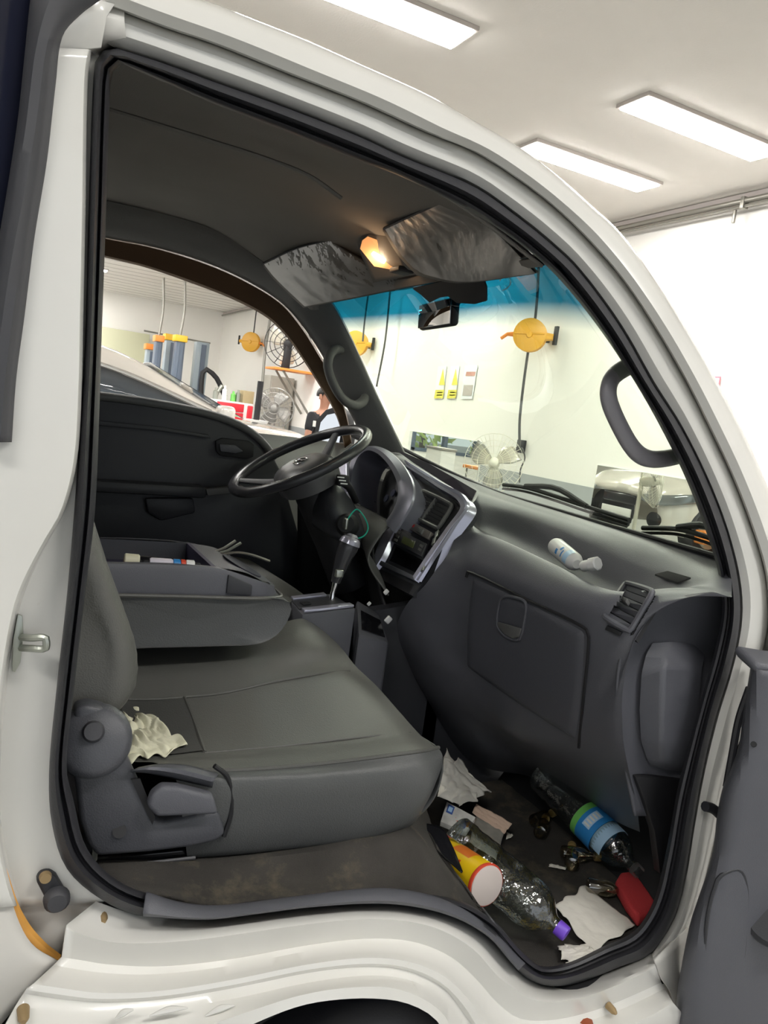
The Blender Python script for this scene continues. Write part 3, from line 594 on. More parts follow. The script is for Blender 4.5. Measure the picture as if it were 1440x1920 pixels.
# cap above the pillar
body.grid([Yc([(175, 100), (208, 88), (235, 94)], .046), Yc([(160, 85), (195, 60), (235, 62)], .02), Yc([(140, 60), (175, 30), (232, 40)], .012), Yc([(100, 30), (150, -8), (232, 22)], .02)])
body.grid([Yc([(-150, 92), (45, 92), (150, 92), (190, 88)], -.0), Yc([(-150, 10), (60, 10), (150, 10), (200, 30)], .004), Yc([(-150, -80), (60, -80), (150, -60), (240, -30)], .004)])
body.build('body_side', M['paint'], T, thick=.004, off=1)
# corner panel under the recess
m = MB(); m.loft([Yc([(112, 1795), (135, 1745), (196, 1690)], .052), Yc([(60, 1762), (95, 1720), (160, 1660)], .054), Yc([(20, 1690), (60, 1650), (125, 1620)], .054)], 16, 8)
m.build('pillar_foot', M['paint_worn'], T, thick=.004, off=1)
m = MB(); m.loft([Yc([(-14, 1480), (-8, 1560), (8, 1640), (32, 1722), (62, 1772), (108, 1800)], .012), Yc([(-60, 1500), (-50, 1600), (-35, 1700), (-10, 1790), (30, 1830), (60, 1850)], .002), Yc([(-150, 1500), (-150, 1600), (-150, 1700), (-150, 1800), (-120, 1900), (-60, 1990)], .0)], 24, 10)
m.build('rear_corner_panel', M['paint_worn'], T, thick=.004, off=1)
MB().tube(Yc([(-6, 1590), (4, 1640), (22, 1700), (44, 1742), (75, 1775), (108, 1797)], .028), [.004, .007, .008, .009, .0085, .006], 8, smooth=30).build('sealant_strip', M['orange_seal'], T, label='amber sealant strip at the rear corner')
MB().tube(Yc([(1226, 1806), (1248, 1785), (1268, 1760), (1284, 1730)], .03), [.010, .008, .006, .002], 8, smooth=14).build('sealant_strip', M['orange_seal'], T, label='amber sealant strip at the front corner')
# sill and wheel arch
K0 = [(180, 1690), (225, 1706), (267, 1718), (389, 1723), (486, 1713), (583, 1701), (700, 1694), (777, 1700), (854, 1721), (916, 1757), (957, 1803), (988, 1834), (1029, 1849), (1080, 1844), (1162, 1813), (1222, 1786)]
K1 = [(126, 1733), (150, 1745), (200, 1758), (300, 1760), (400, 1750), (560, 1728), (680, 1717), (770, 1722), (845, 1744), (903, 1784), (945, 1832), (990, 1864), (1045, 1872), (1120, 1857), (1180, 1830), (1228, 1808)]
K2 = [(116, 1795), (150, 1800), (200, 1808), (300, 1812), (430, 1799), (580, 1772), (690, 1760), (775, 1766), (845, 1794), (895, 1838), (932, 1880), (975, 1910), (1040, 1912), (1120, 1893), (1190, 1865), (1240, 1842)]
K3 = [(62, 1845), (110, 1852), (190, 1862), (300, 1858), (430, 1838), (580, 1808), (690, 1796), (770, 1804), (835, 1832), (880, 1875), (910, 1920), (950, 1960), (1020, 1968), (1120, 1945), (1200, 1915), (1262, 1880)]
K3b = [(50, 1856), (105, 1864), (185, 1873), (300, 1868), (430, 1848), (580, 1818), (690, 1807), (766, 1815), (828, 1843), (870, 1886), (898, 1930), (935, 1975), (1010, 1988), (1120, 1970), (1210, 1940), (1280, 1900)]
K4 = [(30, 1885), (100, 1895), (180, 1900), (300, 1893), (430, 1874), (580, 1842), (690, 1829), (762, 1836), (818, 1862), (852, 1900), (878, 1945), (915, 1995), (1000, 2020), (1120, 2010), (1220, 1990), (1300, 1950)]
K5 = [(-10, 1960), (80, 2000), (200, 2010), (330, 1985), (450, 1931), (560, 1887), (650, 1873), (735, 1875), (785, 1890), (820, 1915), (845, 1960), (870, 2030), (1000, 2080), (1120, 2080), (1240, 2060), (1320, 2030)]
def K(l, y): return [S(p.x, p.y, y=y) for p in half(l, 70)]
sill = MB(); sill.grid([K(K0, .05), K(K0, .04), K(mixpx(K0, K1, .6, 16), .016), K(K1, -.006), K(mixpx(K1, K2, .15, 16), -.012), K(K2, .002), K(mixpx(K2, K3, .3, 16), -.006), K(mixpx(K2, K3, .75, 16), -.034), K(K3, -.047), K(K3b, -.050), K(mixpx(K3b, K4, .25, 16), -.044), K(K4, -.052), K(mixpx(K4, K5, .5, 16), -.085), K(K5, -.09), K(K5, -.06), K(K5, .02)])
sill.build('wheel_arch_panel', M['paint'], T, thick=.003, off=1)
for nm, u, v, y in (('screw', 192, 1719, .03), ('screw', 44, 1903, -.07), ('screw', 1147, 1892, -.012)):
    p = S(u, v, y=y); MB().lathe(p+Vector((0, -.012, 0)), p+Vector((0, .01, 0)), [(0, .003), (.3, .0065), (1, .0075)], 14).build(nm, M['rust'], T, label='rusty brass screw')
for a_, b_ in (((215, 1912), (250, 1893)), ((280, 1905), (352, 1890)), ((385, 1905), (440, 1885))):
    MB().tube(Yc([(a_[0], a_[1]), ((a_[0]+b_[0])/2, (a_[1]+b_[1])/2-4), (b_[0], b_[1])], -.072), [.001, .005, .001], 8, smooth=8).build('pressed_rib', M['paint'], T)
p = S(1110, 1958, y=-.03); MB().lathe(p+Vector((0, -.01, 0)), p+Vector((0, .03, 0)), [(0, .02), (.4, .03), (1, .032)], 20).build('side_marker_lamp', mat('amber_red_lens', (.28, .06, .02), .2), T)
# under the sill: front valance right, wheel, inner arch
MB().prism(Yc([(1228, 1800), (1300, 1740), (1320, 1900), (1330, 2050), (1250, 2050), (1262, 1880)], .06), (0, .05, 0)).build('inner_wing', M['paint_worn'], T)
cw = S(640, 2120, y=.06); cw.z = .31
wl = MB().lathe((cw.x, -.03, .31), (cw.x, .19, .31), [(0, .18), (0, .21), (.05, .24), (.12, .255), (.2, .26), (.8, .26), (1, .24)], 56).build('wheel', M['rubber'], T)
MB().lathe((cw.x, -.02, .31), (cw.x, .16, .31), [(0, .2), (.1, .185), (.5, .17), (.55, .05), (.3, .045)], 36).build('rim', M['steel'], wl)
arch = MB(); arch.loft([[(cw.x+math.cos(q)*.34, y_, .31+math.sin(q)*.27) for q in [math.pi*k/16 for k in range(17)]] for y_ in (.05, .30)], 30); arch.build('wheel_housing', M['black'], T, thick=.004)
MB().box((cw.x, .31, .36), (.66, .02, .24)).build('wheel_housing', M['black'], T)
# striker, buffer, rear weather strip, rear glass
pc = S(38, 1205, y=.03); stk = MB().prism(Yc([(33, 1150), (42, 1153), (44, 1190), (38, 1240), (28, 1258), (22, 1255), (24, 1200)], .044), (0, -.006, 0), bev=.001).build('door_striker', M['steel'], T)
MB().tube([S(40, 1195, y=.04), S(60, 1196, y=.012), S(85, 1196, y=.004), S(87, 1206, y=.002), S(85, 1216, y=.004), S(60, 1216, y=.012), S(40, 1215, y=.04)], .0045, 8, smooth=28).build('striker_loop', M['steel'], stk)
buf = MB().prism(Yc([(66, 1638), (75, 1625), (92, 1622), (104, 1630), (118, 1655), (128, 1675), (124, 1690), (108, 1698), (94, 1694), (85, 1675)], .052), (0, -.018, 0), bev=.004).build('rubber_buffer', M['rubber'], T)
p = S(85, 1643, y=.032); MB().lathe(p, p+Vector((0, -.006, 0)), [(0, .008), (1, .007)], 16).build('buffer_screw', M['rust'], buf)
p = S(106, 1683, y=.034); MB().lathe(p, p+Vector((0, -.014, 0)), [(0, .017), (.6, .0165), (1, .012)], 20).build('buffer_pad', M['rubber_grey'], buf)
MB().loft([Yc([(72, -30), (66, 0), (55, 110), (42, 230), (22, 360), (5, 460), (-10, 560), (-22, 700), (-30, 828)], -.004), Yc([(98, -20), (88, 20), (72, 120), (60, 240), (40, 380), (26, 480), (14, 580), (2, 700), (-8, 828)], -.026), Yc([(190, -10), (145, 18), (108, 60), (95, 150), (78, 300), (55, 440), (36, 590), (20, 710), (12, 828)], -.004)], 60, 12).build('rear_window_rubber', M['rubber_grey'], T, thick=.006)
MB().loft([Yc([(68, -30), (55, 110), (40, 240), (5, 460), (-22, 700), (-30, 828)], -.008), Yc([(-150, -30), (-150, 110), (-150, 230), (-150, 460), (-150, 700), (-150, 828)], -.008)], 30).build('rear_quarter_glass', mat('navy_glass', (.012, .014, .03), .15), T, thick=.004)
p = S(4, 900, y=-.002); MB().prism(Yc([(8, 832), (2, 900), (3, 1000), (-12, 1010), (-14, 840)], .0), (0, -.003, 0)).build('rust_stain', mat('brown_stain', (.30, .23, .13), .8), T)
MB().tube(Yc([(32, 982), (45, 977), (62, 972)], -.003), [.0005, .0014, .0005], 6).build('scratch', M['rust'], T)
# door check strap
MB().tube(Yc([(1322, 1512), (1336, 1516), (1352, 1530)], .0), .010, 10, smooth=8).build('door_check_strap', M['rubber'], T)
# --- cab shell that closes the cab (roof, rear wall, far side, floor, nose)
rf = MB(); rf.loft([[(-.35, .10, 1.945), (.2, .10, 1.94), (.5, .10, 1.91), (.75, .10, 1.83), (.9, .11, 1.76)], [(-.35, .4, 1.99), (.2, .4, 1.985), (.6, .4, 1.965), (.85, .4, 1.90), (.97, .4, 1.85)], [(-.35, 1.0, 1.99), (.2, 1.0, 1.985), (.6, 1.0, 1.965), (.85, 1.0, 1.90), (.97, 1.0, 1.85)], [(-.35, 1.42, 1.985), (.2, 1.42, 1.98), (.5, 1.42, 1.965), (.75, 1.42, 1.93), (.93, 1.40, 1.86)]], 24, 16); rf.build('roof_panel', M['paint'], T, thick=.01, off=1)
MB().box((-.355, .74, 1.2), (.03, 1.34, 1.5)).build('rear_wall', M['plastic'], T)
MB().box((-.39, .71, 1.2), (.02, 1.42, 1.54), bev=.005).build('rear_panel', M['paint'], T)
MB().prism([(-.37, .07, .5), (.05, .07, .5), (.05, .07, 1.9), (-.37, .07, 1.93)], (0, .02, 0)).build('rear_side_inner', M['plastic'], T)
MB().box((.5, .72, .46), (1.9, 1.40, .04)).build('floor_pan', M['black'], T)
# headliner
hl = [[(-.3, .09, 1.885), (.0, .09, 1.893), (.2, .09, 1.885), (.4, .09, 1.868), (.6, .09, 1.835), (.78, .09, 1.775)],
      [(-.3, .2, 1.93), (.0, .2, 1.935), (.25, .2, 1.935), (.5, .2, 1.93), (.7, .2, 1.89), (.82, .2, 1.81)],
      [(-.3, .6, 1.955), (.0, .6, 1.96), (.3, .6, 1.96), (.55, .6, 1.95), (.74, .6, 1.905), (.87, .6, 1.83)],
      [(-.3, 1.0, 1.96), (.0, 1.0, 1.965), (.3, 1.0, 1.965), (.55, 1.0, 1.955), (.76, 1.0, 1.91), (.90, 1.0, 1.845)],
      [tuple(S(60, 350, y=1.27)), tuple(S(200, 376, y=1.28)), tuple(S(300, 400, y=1.28)), tuple(S(401, 432, y=1.28)), tuple(S(500, 492, y=1.27)), tuple(S(600, 560, y=1.26))],
      [tuple(S(60, 400, y=1.33)), tuple(S(200, 420, y=1.33)), tuple(S(300, 445, y=1.33)), tuple(S(401, 478, y=1.33)), tuple(S(500, 530, y=1.32)), tuple(S(600, 600, y=1.31))]]
MB().loft([[Vector(p) for p in r] for r in hl], 30, 30).build('headliner', M['headliner'], T, thick=.006, off=1)
MB().tube([S(205, 206, y=.42), S(300, 235, y=.42), S(400, 266, y=.42), S(500, 298, y=.42), S(580, 330, y=.42), S(640, 372, y=.42)], .004, 6, smooth=24).build('headliner_seam', M['headliner'], T)
# far roof rail and windscreen pillar trim
railL = [(150, 436), (199, 446), (292, 464), (390, 494), (465, 528), (529, 569), (572, 618), (609, 676), (640, 745), (664, 790), (687, 845)]
railR = [(150, 360), (200, 373), (292, 395), (401, 428), (500, 489), (560, 540), (618, 562), (645, 604), (675, 668), (705, 735), (760, 850)]
MB().loft([Yc(railL, 1.375), Yc(mixpx(railL, railR, .08), 1.34), Yc(mixpx(railL, railR, .5), 1.30), Yc(mixpx(railL, railR, .92), 1.27), Yc(mixpx(railL, railR, 1.0), 1.275), Yc(mixpx(railL, railR, 1.0), 1.33)], 60, 20).build('pillar_trim', M['pillar'], T)
# near side pillar inside edge so the opening has thickness
# far door: window frame, panel
fo = [(160, 435), (199, 444), (292, 462), (390, 492), (465, 526), (529, 567), (570, 616), (600, 665), (622, 702), (641, 747), (652, 785), (660, 830)]
fi = [(160, 474), (197, 483), (274, 502), (367, 534), (442, 564), (502, 597), (540, 635), (574, 684), (600, 725), (622, 762), (636, 796), (646, 840)]
m = MB().loft([Yc(fo, 1.40), Yc(mixpx(fo, fi, .1), 1.38), Yc(mixpx(fo, fi, .9), 1.38), Yc(mixpx(fo, fi, 1.0), 1.395), Yc(mixpx(fo, fi, 1.0), 1.43)], 60)
fd = m.build('driver_door_frame', M['brown'], T, thick=.004)
pts = [(120, 738), (190, 744), (300, 760), (400, 781), (455, 803), (490, 828), (515, 860), (530, 890), (540, 930), (560, 1000), (570, 1130), (120, 1130)]
dp = MB().prism(Yc(pts, 1.37), (0, .06, 0), bev=.008, seg=3).build('driver_door_panel', M['plastic_dk'], T)
MB().tube(Yc([(120, 736), (190, 743), (300, 758), (400, 779), (455, 801), (490, 827), (515, 860)], 1.37), .013, 10, smooth=30).build('sill_capping', M['pillar'], dp)
MB().prism(Yc([(403, 826), (415, 821), (465, 826), (475, 834), (474, 856), (462, 860), (412, 854), (404, 845)], 1.366), (0, -.010, 0), bev=.003).build('handle_recess', M['black'], dp)
MB().prism(Yc([(410, 832), (440, 834), (455, 846), (440, 850), (412, 846)], 1.352), (0, -.010, 0), bev=.003).build('inner_handle', M['plastic'], dp)
MB().prism(Yc([(120, 893), (300, 903), (380, 908), (380, 930), (300, 925), (120, 915)], 1.36), (0, -.06, 0), bev=.012).build('armrest', M['plastic_dk'], dp)
MB().prism(Yc([(381, 914), (452, 908), (455, 920), (385, 928)], 1.33), (0, -.03, 0), bev=.006).build('pull_cup', M['pillar'], dp)
MB().prism(Yc([(270, 932), (360, 932), (365, 960), (300, 975), (275, 960)], 1.362), (0, -.02, 0), bev=.008).build('door_pocket', M['plastic_dk'], dp)
MB().prism(Yc([(120, 780), (150, 785), (300, 800), (390, 815), (395, 822), (300, 808), (120, 792)], 1.362), (0, -.006, 0), bev=.002).build('panel_crease', M['plastic_dk'], dp)
MB().box((.45, 1.45, .9), (1.6, .03, 1.0)).build('far_body_side', M['paint'], T)
# driver side exterior mirror
ms = [(590, 870), (588, 815), (594, 785), (610, 768), (628, 762), (642, 775), (648, 810), (640, 860), (618, 878)]
mn_ = Vector((-.85, -.53, 0)); mp_ = S(615, 820, y=1.6)
dm = MB().prism([SP(a_, b_, mp_, mn_) for a_, b_ in ms], (.06, .04, 0), bev=.006).build('door_mirror', M['black'], T)
mi = [(600, 862), (597, 815), (602, 792), (614, 778), (628, 775), (636, 788), (640, 812), (633, 848), (616, 866)]
MB().prism([SP(a_, b_, mp_+mn_*.003, mn_) for a_, b_ in mi], mn_*.002).build('mirror_face', M['mirror'], dm)
MB().tube([S(632, 800, y=1.6), (1.15, 1.5, 1.42), (1.12, 1.44, 1.4)], .012, 8).build('mirror_arm', M['black'], dm)
# windscreen
top = [S(1050, 500, y=.02), S(1010, 495, y=.1), S(905, 508, y=.4), S(790, 530, y=.66), S(700, 546, y=.98), S(612, 563, y=1.3)]
bas = [S(1362, 1060, x=1.33), S(1345, 1042, x=1.345), S(1187, 997, x=1.36), S(1062, 961, x=1.365), S(929, 921, x=1.355), S(845, 884, x=1.33), S(750, 838, x=1.26)]
g = MB(); A_ = cr(bas, 30); B_ = cr(top, 30)
B2 = [b+(b-a)*.02 for a, b in zip(A_, B_)]; A2 = [a-(b-a)*.06 for a, b in zip(A_, B_)]
rowsW = [[a.lerp(b, k/24)+Vector((.06, 0, .03))*math.sin(math.pi*k/24)*.35 for a, b in zip(A2, B2)] for k in range(25)]
g.grid(rowsW); wso = g.build('windscreen', M['wind'], T)
uvl = wso.data.uv_layers.new(name='UVMap'); vz = wso.data.vertices
# v coordinate runs from the lower edge (0) to the upper edge (1)
for lp in wso.data.loops: uvl.data[lp.index].uv = ((lp.vertex_index % 30)/29, (lp.vertex_index//30)/24)
gp = (A_[12], B_[12], B_[18]); gn = (gp[1]-gp[0]).cross(gp[2]-gp[0]).normalized()
def G(l, o=0): return [SP(a, b, gp[0]-gn*0, gn)+gn*o for a, b in l]
sgn = 1 if gn.dot(CAM-gp[0]) > 0 else -1
MB().prism(G([(783, 534), (830, 522), (905, 506), (915, 512), (922, 530), (922, 556), (900, 562), (866, 560), (850, 548), (835, 550), (815, 560), (798, 545)], sgn*.012), gn*sgn*.004).build('dark_sun_mask', M['black'], wso)
MB().tube(G([(945, 520), (952, 512), (962, 513), (966, 522), (960, 533), (950, 538)], sgn*.012), .0012, 6, smooth=20).build('etched_mark', mat('etch', (.35, .6, .7), .5), wso)
MB().tube([S(752, 840, x=1.25), S(845, 886, x=1.31), S(929, 922, x=1.335), S(1062, 962, x=1.34), S(1187, 998, x=1.335), S(1345, 1043, x=1.32)], .006, 8, smooth=40).build('windscreen_rubber', M['black'], T)
# rear view mirror
mc = S(822, 590, y=.70)
rv = MB().tube([S(862, 560, y=.72), mc+Vector((.03, .0, .01))], .009, 10).build('rear_view_mirror', M['black'], T)
nd = Vector((-.86, .50, .0)).normalized(); Rm = Matrix((nd, Vector((0, 0, 1)).cross(nd), Vector((0, 0, 1)))).transposed()
nd = Vector((-.97, .10, -.08)).normalized(); bb = Vector((0, 0, 1)).cross(nd).normalized(); Rm = Matrix((nd, bb, nd.cross(bb))).transposed()
MB().box(mc, (.022, .20, .065), Rm, bev=.01).build('mirror_housing', M['black'], rv)
MB().box(mc+nd*.0115, (.002, .19, .056), Rm, bev=.001).build('mirror_face', M['mirror'], rv)
# wipers outside the screen
for pts in ([(944, 909), (985, 914), (1040, 930), (1100, 950), (1180, 975)], [(1205, 990), (1270, 992), (1320, 1005), (1360, 1020)]):
    P = [S(a, b, x=1.40) for a, b in pts]
    wp = MB().tube(P, .006, 8, smooth=20).build('wiper', M['black'], T)
    MB().tube([p+Vector((0, 0, -.012)) for p in P], .004, 6, smooth=20).build('wiper_blade', M['rubber'], wp)
    MB().tube([P[1]+Vector((0, 0, .004)), P[2]+Vector((0, 0, .022)), P[3]], .008, 8, smooth=8).build('wiper_arm', M['black'], wp)
# front cowl outside
MB().loft([[(1.38, .05, 1.27), (1.42, .7, 1.31), (1.36, 1.35, 1.30)], [(1.50, .05, 1.22), (1.56, .7, 1.25), (1.50, 1.35, 1.24)], [(1.54, .05, .7), (1.60, .7, .7), (1.54, 1.35, .7)]], 16).build('front_cowl', M['paint'], T, thick=.004)
hta = [(596, 540, 1.27), (700, 522, .97), (790, 508, .66), (905, 490, .40), (1020, 474, .09)]; htb = [(612, 568, 1.27), (700, 551, .97), (790, 535, .66), (905, 514, .40), (1016, 500, .09)]
MB().loft([Y3(hta), [p+Vector((-.012, 0, 0)) for p in Y3([((p[0]+q[0])/2, (p[1]+q[1])/2, p[2]) for p, q in zip(hta, htb)])], Y3(htb), [p+Vector((.03, 0, .03)) for p in Y3(htb)]], 40, 10).build('header_trim', M['headliner'], T)
# visors with film
def visor(px, label, yf, yn, dz):
    pass
def quadrows(c, n=8): return None
v1 = [S(500, 490, y=1.24), S(560, 462, y=1.10), S(622, 446, y=.97)], [S(520, 515, y=1.23), S(600, 500, y=1.05), S(675, 478, y=.90)], [S(575, 568, y=1.20), S(660, 552, y=1.02), S(775, 528, y=.80)]
v2 = [S(728, 411, y=.60), S(775, 388, y=.48), S(830, 362, y=.36)], [S(755, 455, y=.58), S(850, 430, y=.40), S(925, 405, y=.26)], [S(790, 493, y=.58), S(868, 508, y=.42), S(1012, 489, y=.15)]
for k, v in enumerate((v1, v2)):
    dn = Vector((-.004, 0, -.022)) if k else Vector((-.014, -.026, -.014))
    vo = MB().loft([[p+dn for p in r] for r in v], 20, 14).build('sun_visor', M['visor'], T, thick=.014, off=0)
    R = [cr([p+dn+(CAM-p).normalized()*.021 for p in r], 36) for r in v]; cols = [cr([r[i] for r in R], 26) for i in range(36)]
    rows = []
    for j in range(26):
        row = []
        for i in range(36):
            p = cols[i][j]; e = 1 if 0 < j < 25 and 0 < i < 35 else .3
            q = Vector((i*.42+j*.13, j*.16, k*7)); row.append(p+(CAM-p).normalized()*(noise.noise(q)*.002+noise.noise(q*2.3)*.001+abs(noise.noise(Vector((i*.9, j*.1, 3+k))))*.003)*e)
        rows.append(row)
    MB().grid(rows).build('plastic_wrap', M['film'], vo)
    MB().tube([v[0][0]+dn, v[0][1]+dn, v[0][2]+dn], .006, 8, smooth=8).build('visor_edge', M['plastic_dk'], vo)
# overhead console and lamp
oc = MB().loft([[S(690, 440, y=.72), S(745, 425, y=.62)], [S(672, 460, y=.78), S(760, 500, y=.60)], [S(700, 530, y=.82), S(800, 512, y=.62)]], 12, 12).build('overhead_console', M['headliner'], T, thick=.012, off=1)
lp = MB().prism([p+Vector((-.004, 0, -.018)) for p in (S(679, 452, y=.70), S(690, 444, y=.695), S(722, 456, y=.69), S(748, 484, y=.68), S(738, 492, y=.685), S(706, 486, y=.695))], (.003, 0, .02), bev=.002).build('dome_lamp', M['lens'], T, label='glowing orange dome lamp')
bp = S(705, 458, y=.685)+Vector((-.006, 0, -.020)); bp2 = S(728, 476, y=.68)+Vector((-.006, 0, -.020))
MB().tube([bp, (bp+bp2)/2, bp2], [.004, .007, .004], 10, smooth=8).build('bulb', M['bulb'], lp)
MB().box(S(755, 497, y=.63)+Vector((0, 0, -.012)), (.04, .05, .012), bev=.004).build('lamp_switch', M['black'], lp)
lamp = bpy.data.lights.new('dome_bulb_light', 'POINT'); lamp.energy = .12; lamp.color = (1, .6, .3); lamp.shadow_soft_size = .02
lo_ = bpy.data.objects.new('dome_bulb_light', lamp); COL.objects.link(lo_); lo_.location = bp+Vector((-.01, 0, -.03)); par(lo_, lp)
# grab handles
MB().tube([S(640, 656, y=1.30), S(628, 656, y=1.27), S(617, 668, y=1.24), S(615, 690, y=1.23), S(626, 722, y=1.23), S(643, 748, y=1.23), S(664, 760, y=1.24), S(680, 753, y=1.27), S(686, 742, y=1.30)], [.013, .015, .015, .014, .014, .014, .015, .016, .014], 12, smooth=40).build('grab_handle', M['pillar'], T, label='grab handle on the driver side pillar')
MB().tube([S(1215, 672, y=.12), S(1172, 690, y=.115), S(1146, 712, y=.11), S(1141, 745, y=.10), S(1160, 795, y=.10), S(1188, 842, y=.10), S(1212, 859, y=.105), S(1245, 860, y=.11), S(1290, 850, y=.115)], .0165, 14, smooth=48, flat=.75, nrm=(0, 1, 0)).build('grab_handle', mat('handle_grey', (.25, .24, .26), .45, bump=.2, bscale=500), T, label='large loop grab handle on the passenger side pillar')
# ---------------------------------------------------------------- dashboard
D = [
 [(1372, 1050, 1.33), (1340, 1042, 1.33), (1187, 997, 1.34), (1062, 961, 1.345), (940, 922, 1.345), (880, 897, 1.34), (845, 884, 1.33)],
 [(1372, 1072, 1.29), (1340, 1066, 1.29), (1200, 1022, 1.29), (1080, 978, 1.295), (950, 938, 1.29), (893, 918, 1.28), (862, 905, 1.27)],
 [(1372, 1092, 1.24), (1340, 1086, 1.24), (1222, 1066, 1.25), (1090, 1008, 1.25), (960, 958, 1.25), (893, 937, 1.22), (872, 925, 1.2)],
 [(1372, 1100, 1.22), (1330, 1094, 1.22), (1190, 1088, 1.215), (1080, 1040, 1.22), (955, 986, 1.215), (890, 962, 1.18), (868, 955, 1.16)],
 [(1372, 1108, 1.20), (1300, 1100, 1.20), (1165, 1106, 1.16), (1062, 1060, 1.165), (945, 1006, 1.155), (884, 985, 1.14), (862, 985, 1.12)],
 [(1372, 1112, 1.19), (1275, 1102, 1.19), (1150, 1108, 1.125), (1040, 1058, 1.12), (925, 1006, 1.10), (880, 998, 1.10), (856, 1000, 1.09)],
 [(1372, 1116, 1.185), (1262, 1106, 1.175), (1140, 1114, 1.10), (1025, 1068, 1.09), (912, 1018, 1.075), (875, 1015, 1.08), (848, 1020, 1.065)],
 [(1372, 1120, 1.18), (1245, 1116, 1.15), (1128, 1140, 1.085), (1005, 1095, 1.065), (895, 1048, 1.052), (860, 1045, 1.05), (836, 1045, 1.035)],
 [(1330, 1110, 1.17), (1215, 1140, 1.125), (1112, 1176, 1.085), (995, 1118, 1.062), (885, 1070, 1.045), (845, 1070, 1.035), (818, 1068, 1.018)],
 [(1250, 1130, 1.15), (1180, 1190, 1.11), (1108, 1230, 1.095), (985, 1180, 1.075), (872, 1120, 1.05), (820, 1110, 1.02), (796, 1098, 1.0)],
 [(1190, 1200, 1.115), (1160, 1260, 1.115), (1104, 1290, 1.11), (975, 1250, 1.09), (862, 1180, 1.06), (800, 1150, 1.015), (765, 1130, .99)],
 [(1168, 1290, 1.12), (1150, 1320, 1.12), (1098, 1345, 1.125), (968, 1310, 1.11), (860, 1230, 1.075), (790, 1200, 1.02), (745, 1170, 1.0)],
 [(1168, 1380, 1.14), (1150, 1390, 1.14), (1092, 1400, 1.15), (960, 1372, 1.14), (868, 1280, 1.09), (790, 1240, 1.04), (745, 1205, 1.02)],
 [(1178, 1440, 1.17), (1155, 1440, 1.18), (1085, 1440, 1.21), (975, 1400, 1.21), (885, 1340, 1.13), (800, 1290, 1.08), (750, 1230, 1.06)],
 [(1192, 1500, 1.23), (1160, 1490, 1.27), (1080, 1470, 1.32), (985, 1430, 1.33), (900, 1400, 1.22), (830, 1350, 1.16), (770, 1270, 1.12)],
 [(1200, 1560, 1.34), (1165, 1545, 1.40), (1080, 1500, 1.42), (990, 1455, 1.42), (912, 1440, 1.32), (850, 1400, 1.26), (790, 1320, 1.2)],
]
DX = [X3(r) for r in D]
for k, dz in ((3, .030), (4, .036)):
    for i, q in enumerate(DX[k]):
        if 1 < i < 5 or (i == 5 and k == 3): q.z -= dz
R = [cr(r, 150) for r in DX]
dash = MB().loft(R, 150, 220).build('dashboard', M['dash'], T)
from mathutils.bvhtree import BVHTree
_bt = BVHTree.FromPolygons([v.co for v in dash.data.vertices], [p.vertices[:] for p in dash.data.polygons])
def inpoly(x, y, P):
    k = False
    for (x1, y1), (x2, y2) in zip(P, P[1:]+P[:1]):
        if (y1 > y) != (y2 > y) and x < (x2-x1)*(y-y1)/(y2-y1)+x1: k = not k
    return k
bm_ = bmesh.new(); bm_.from_mesh(dash.data); VQ = [(1178, 1100), (1230, 1117), (1186, 1192), (1133, 1162)]
def px(p): q = p-CAM; w_ = q.dot(FW); return 720+FPX*q.dot(RT)/w_, 960-FPX*q.dot(UP)/w_
kill = [f for f in bm_.faces if inpoly(*px(f.calc_center_median()), VQ)]
bmesh.ops.delete(bm_, geom=kill, context='FACES'); bm_.to_mesh(dash.data); bm_.free()
def onM(bt, u, v, o=0):
    d = (FW*FPX + RT*(u-720) + UP*(960-v)).normalized(); h, n, i, t = bt.ray_cast(CAM, d)
    if n.dot(d) > 0: n = -n
    return h+n*o
def onD(u, v, o=0):
    d = (FW*FPX + RT*(u-720) + UP*(960-v)).normalized(); h, n, i, t = _bt.ray_cast(CAM, d)
    if h is None: return S(u, v, x=1.1)
    if n.dot(d) > 0: n = -n
    return h+n*o
def onplane(l, p0, n): return [SP(a, b, p0, n) for a, b in l]
# glove box: lid slightly proud of the dash face
gl = [(880, 1074), (1104, 1182), (1085, 1398), (868, 1250)]
def gface(u, v, o=0):
    a = [p+(q-p)*u for p, q in zip(gl[0], gl[1])]; b_ = [p+(q-p)*u for p, q in zip(gl[3], gl[2])]
    return onD(a[0]+(b_[0]-a[0])*v, a[1]+(b_[1]-a[1])*v, o)
def gpatch(u0, u1, v0, v1, o, r=.06, n=26):
    rows = []
    for j in range(n+1):
        fv = j/n; row = []
        for i in range(n+1):
            fu = i/n
            # rounded corners in patch space
            x, y = fu*2-1, fv*2-1; k = 1-.045*(x*x)*(y*y)
            uu = u0+(u1-u0)*(x*k+1)/2; vv = v0+(v1-v0)*(y*k+1)/2; e = min(i, j, n-i, n-j)
            row.append(gface(uu, vv, o if e > 1 else (o*.8 if e == 1 else -.004)))
        rows.append(row)
    return MB().grid(rows)
gb = gpatch(0, 1, 0, 1, .006).build('glove_box', M['dash_scuff'], T)
rim = [gface(u, v, .004) for u, v in [(-.012, .05), (0, -.012), (.5, -.015), (.98, -.01), (1.015, .06), (1.015, .5), (1.01, 1.0)]]
MB().tube(rim, .0035, 6, smooth=50).build('lid_gap', M['black'], gb)
lt = [(947, 1119), (975, 1120), (991, 1130), (988, 1165), (980, 1196), (968, 1198), (951, 1190), (938, 1172), (940, 1137)]
lo2 = MB().tube([onD(x, y, .008) for x, y in lt], .0035, 8, smooth=50, closed=True).build('latch', M['plastic'], gb)
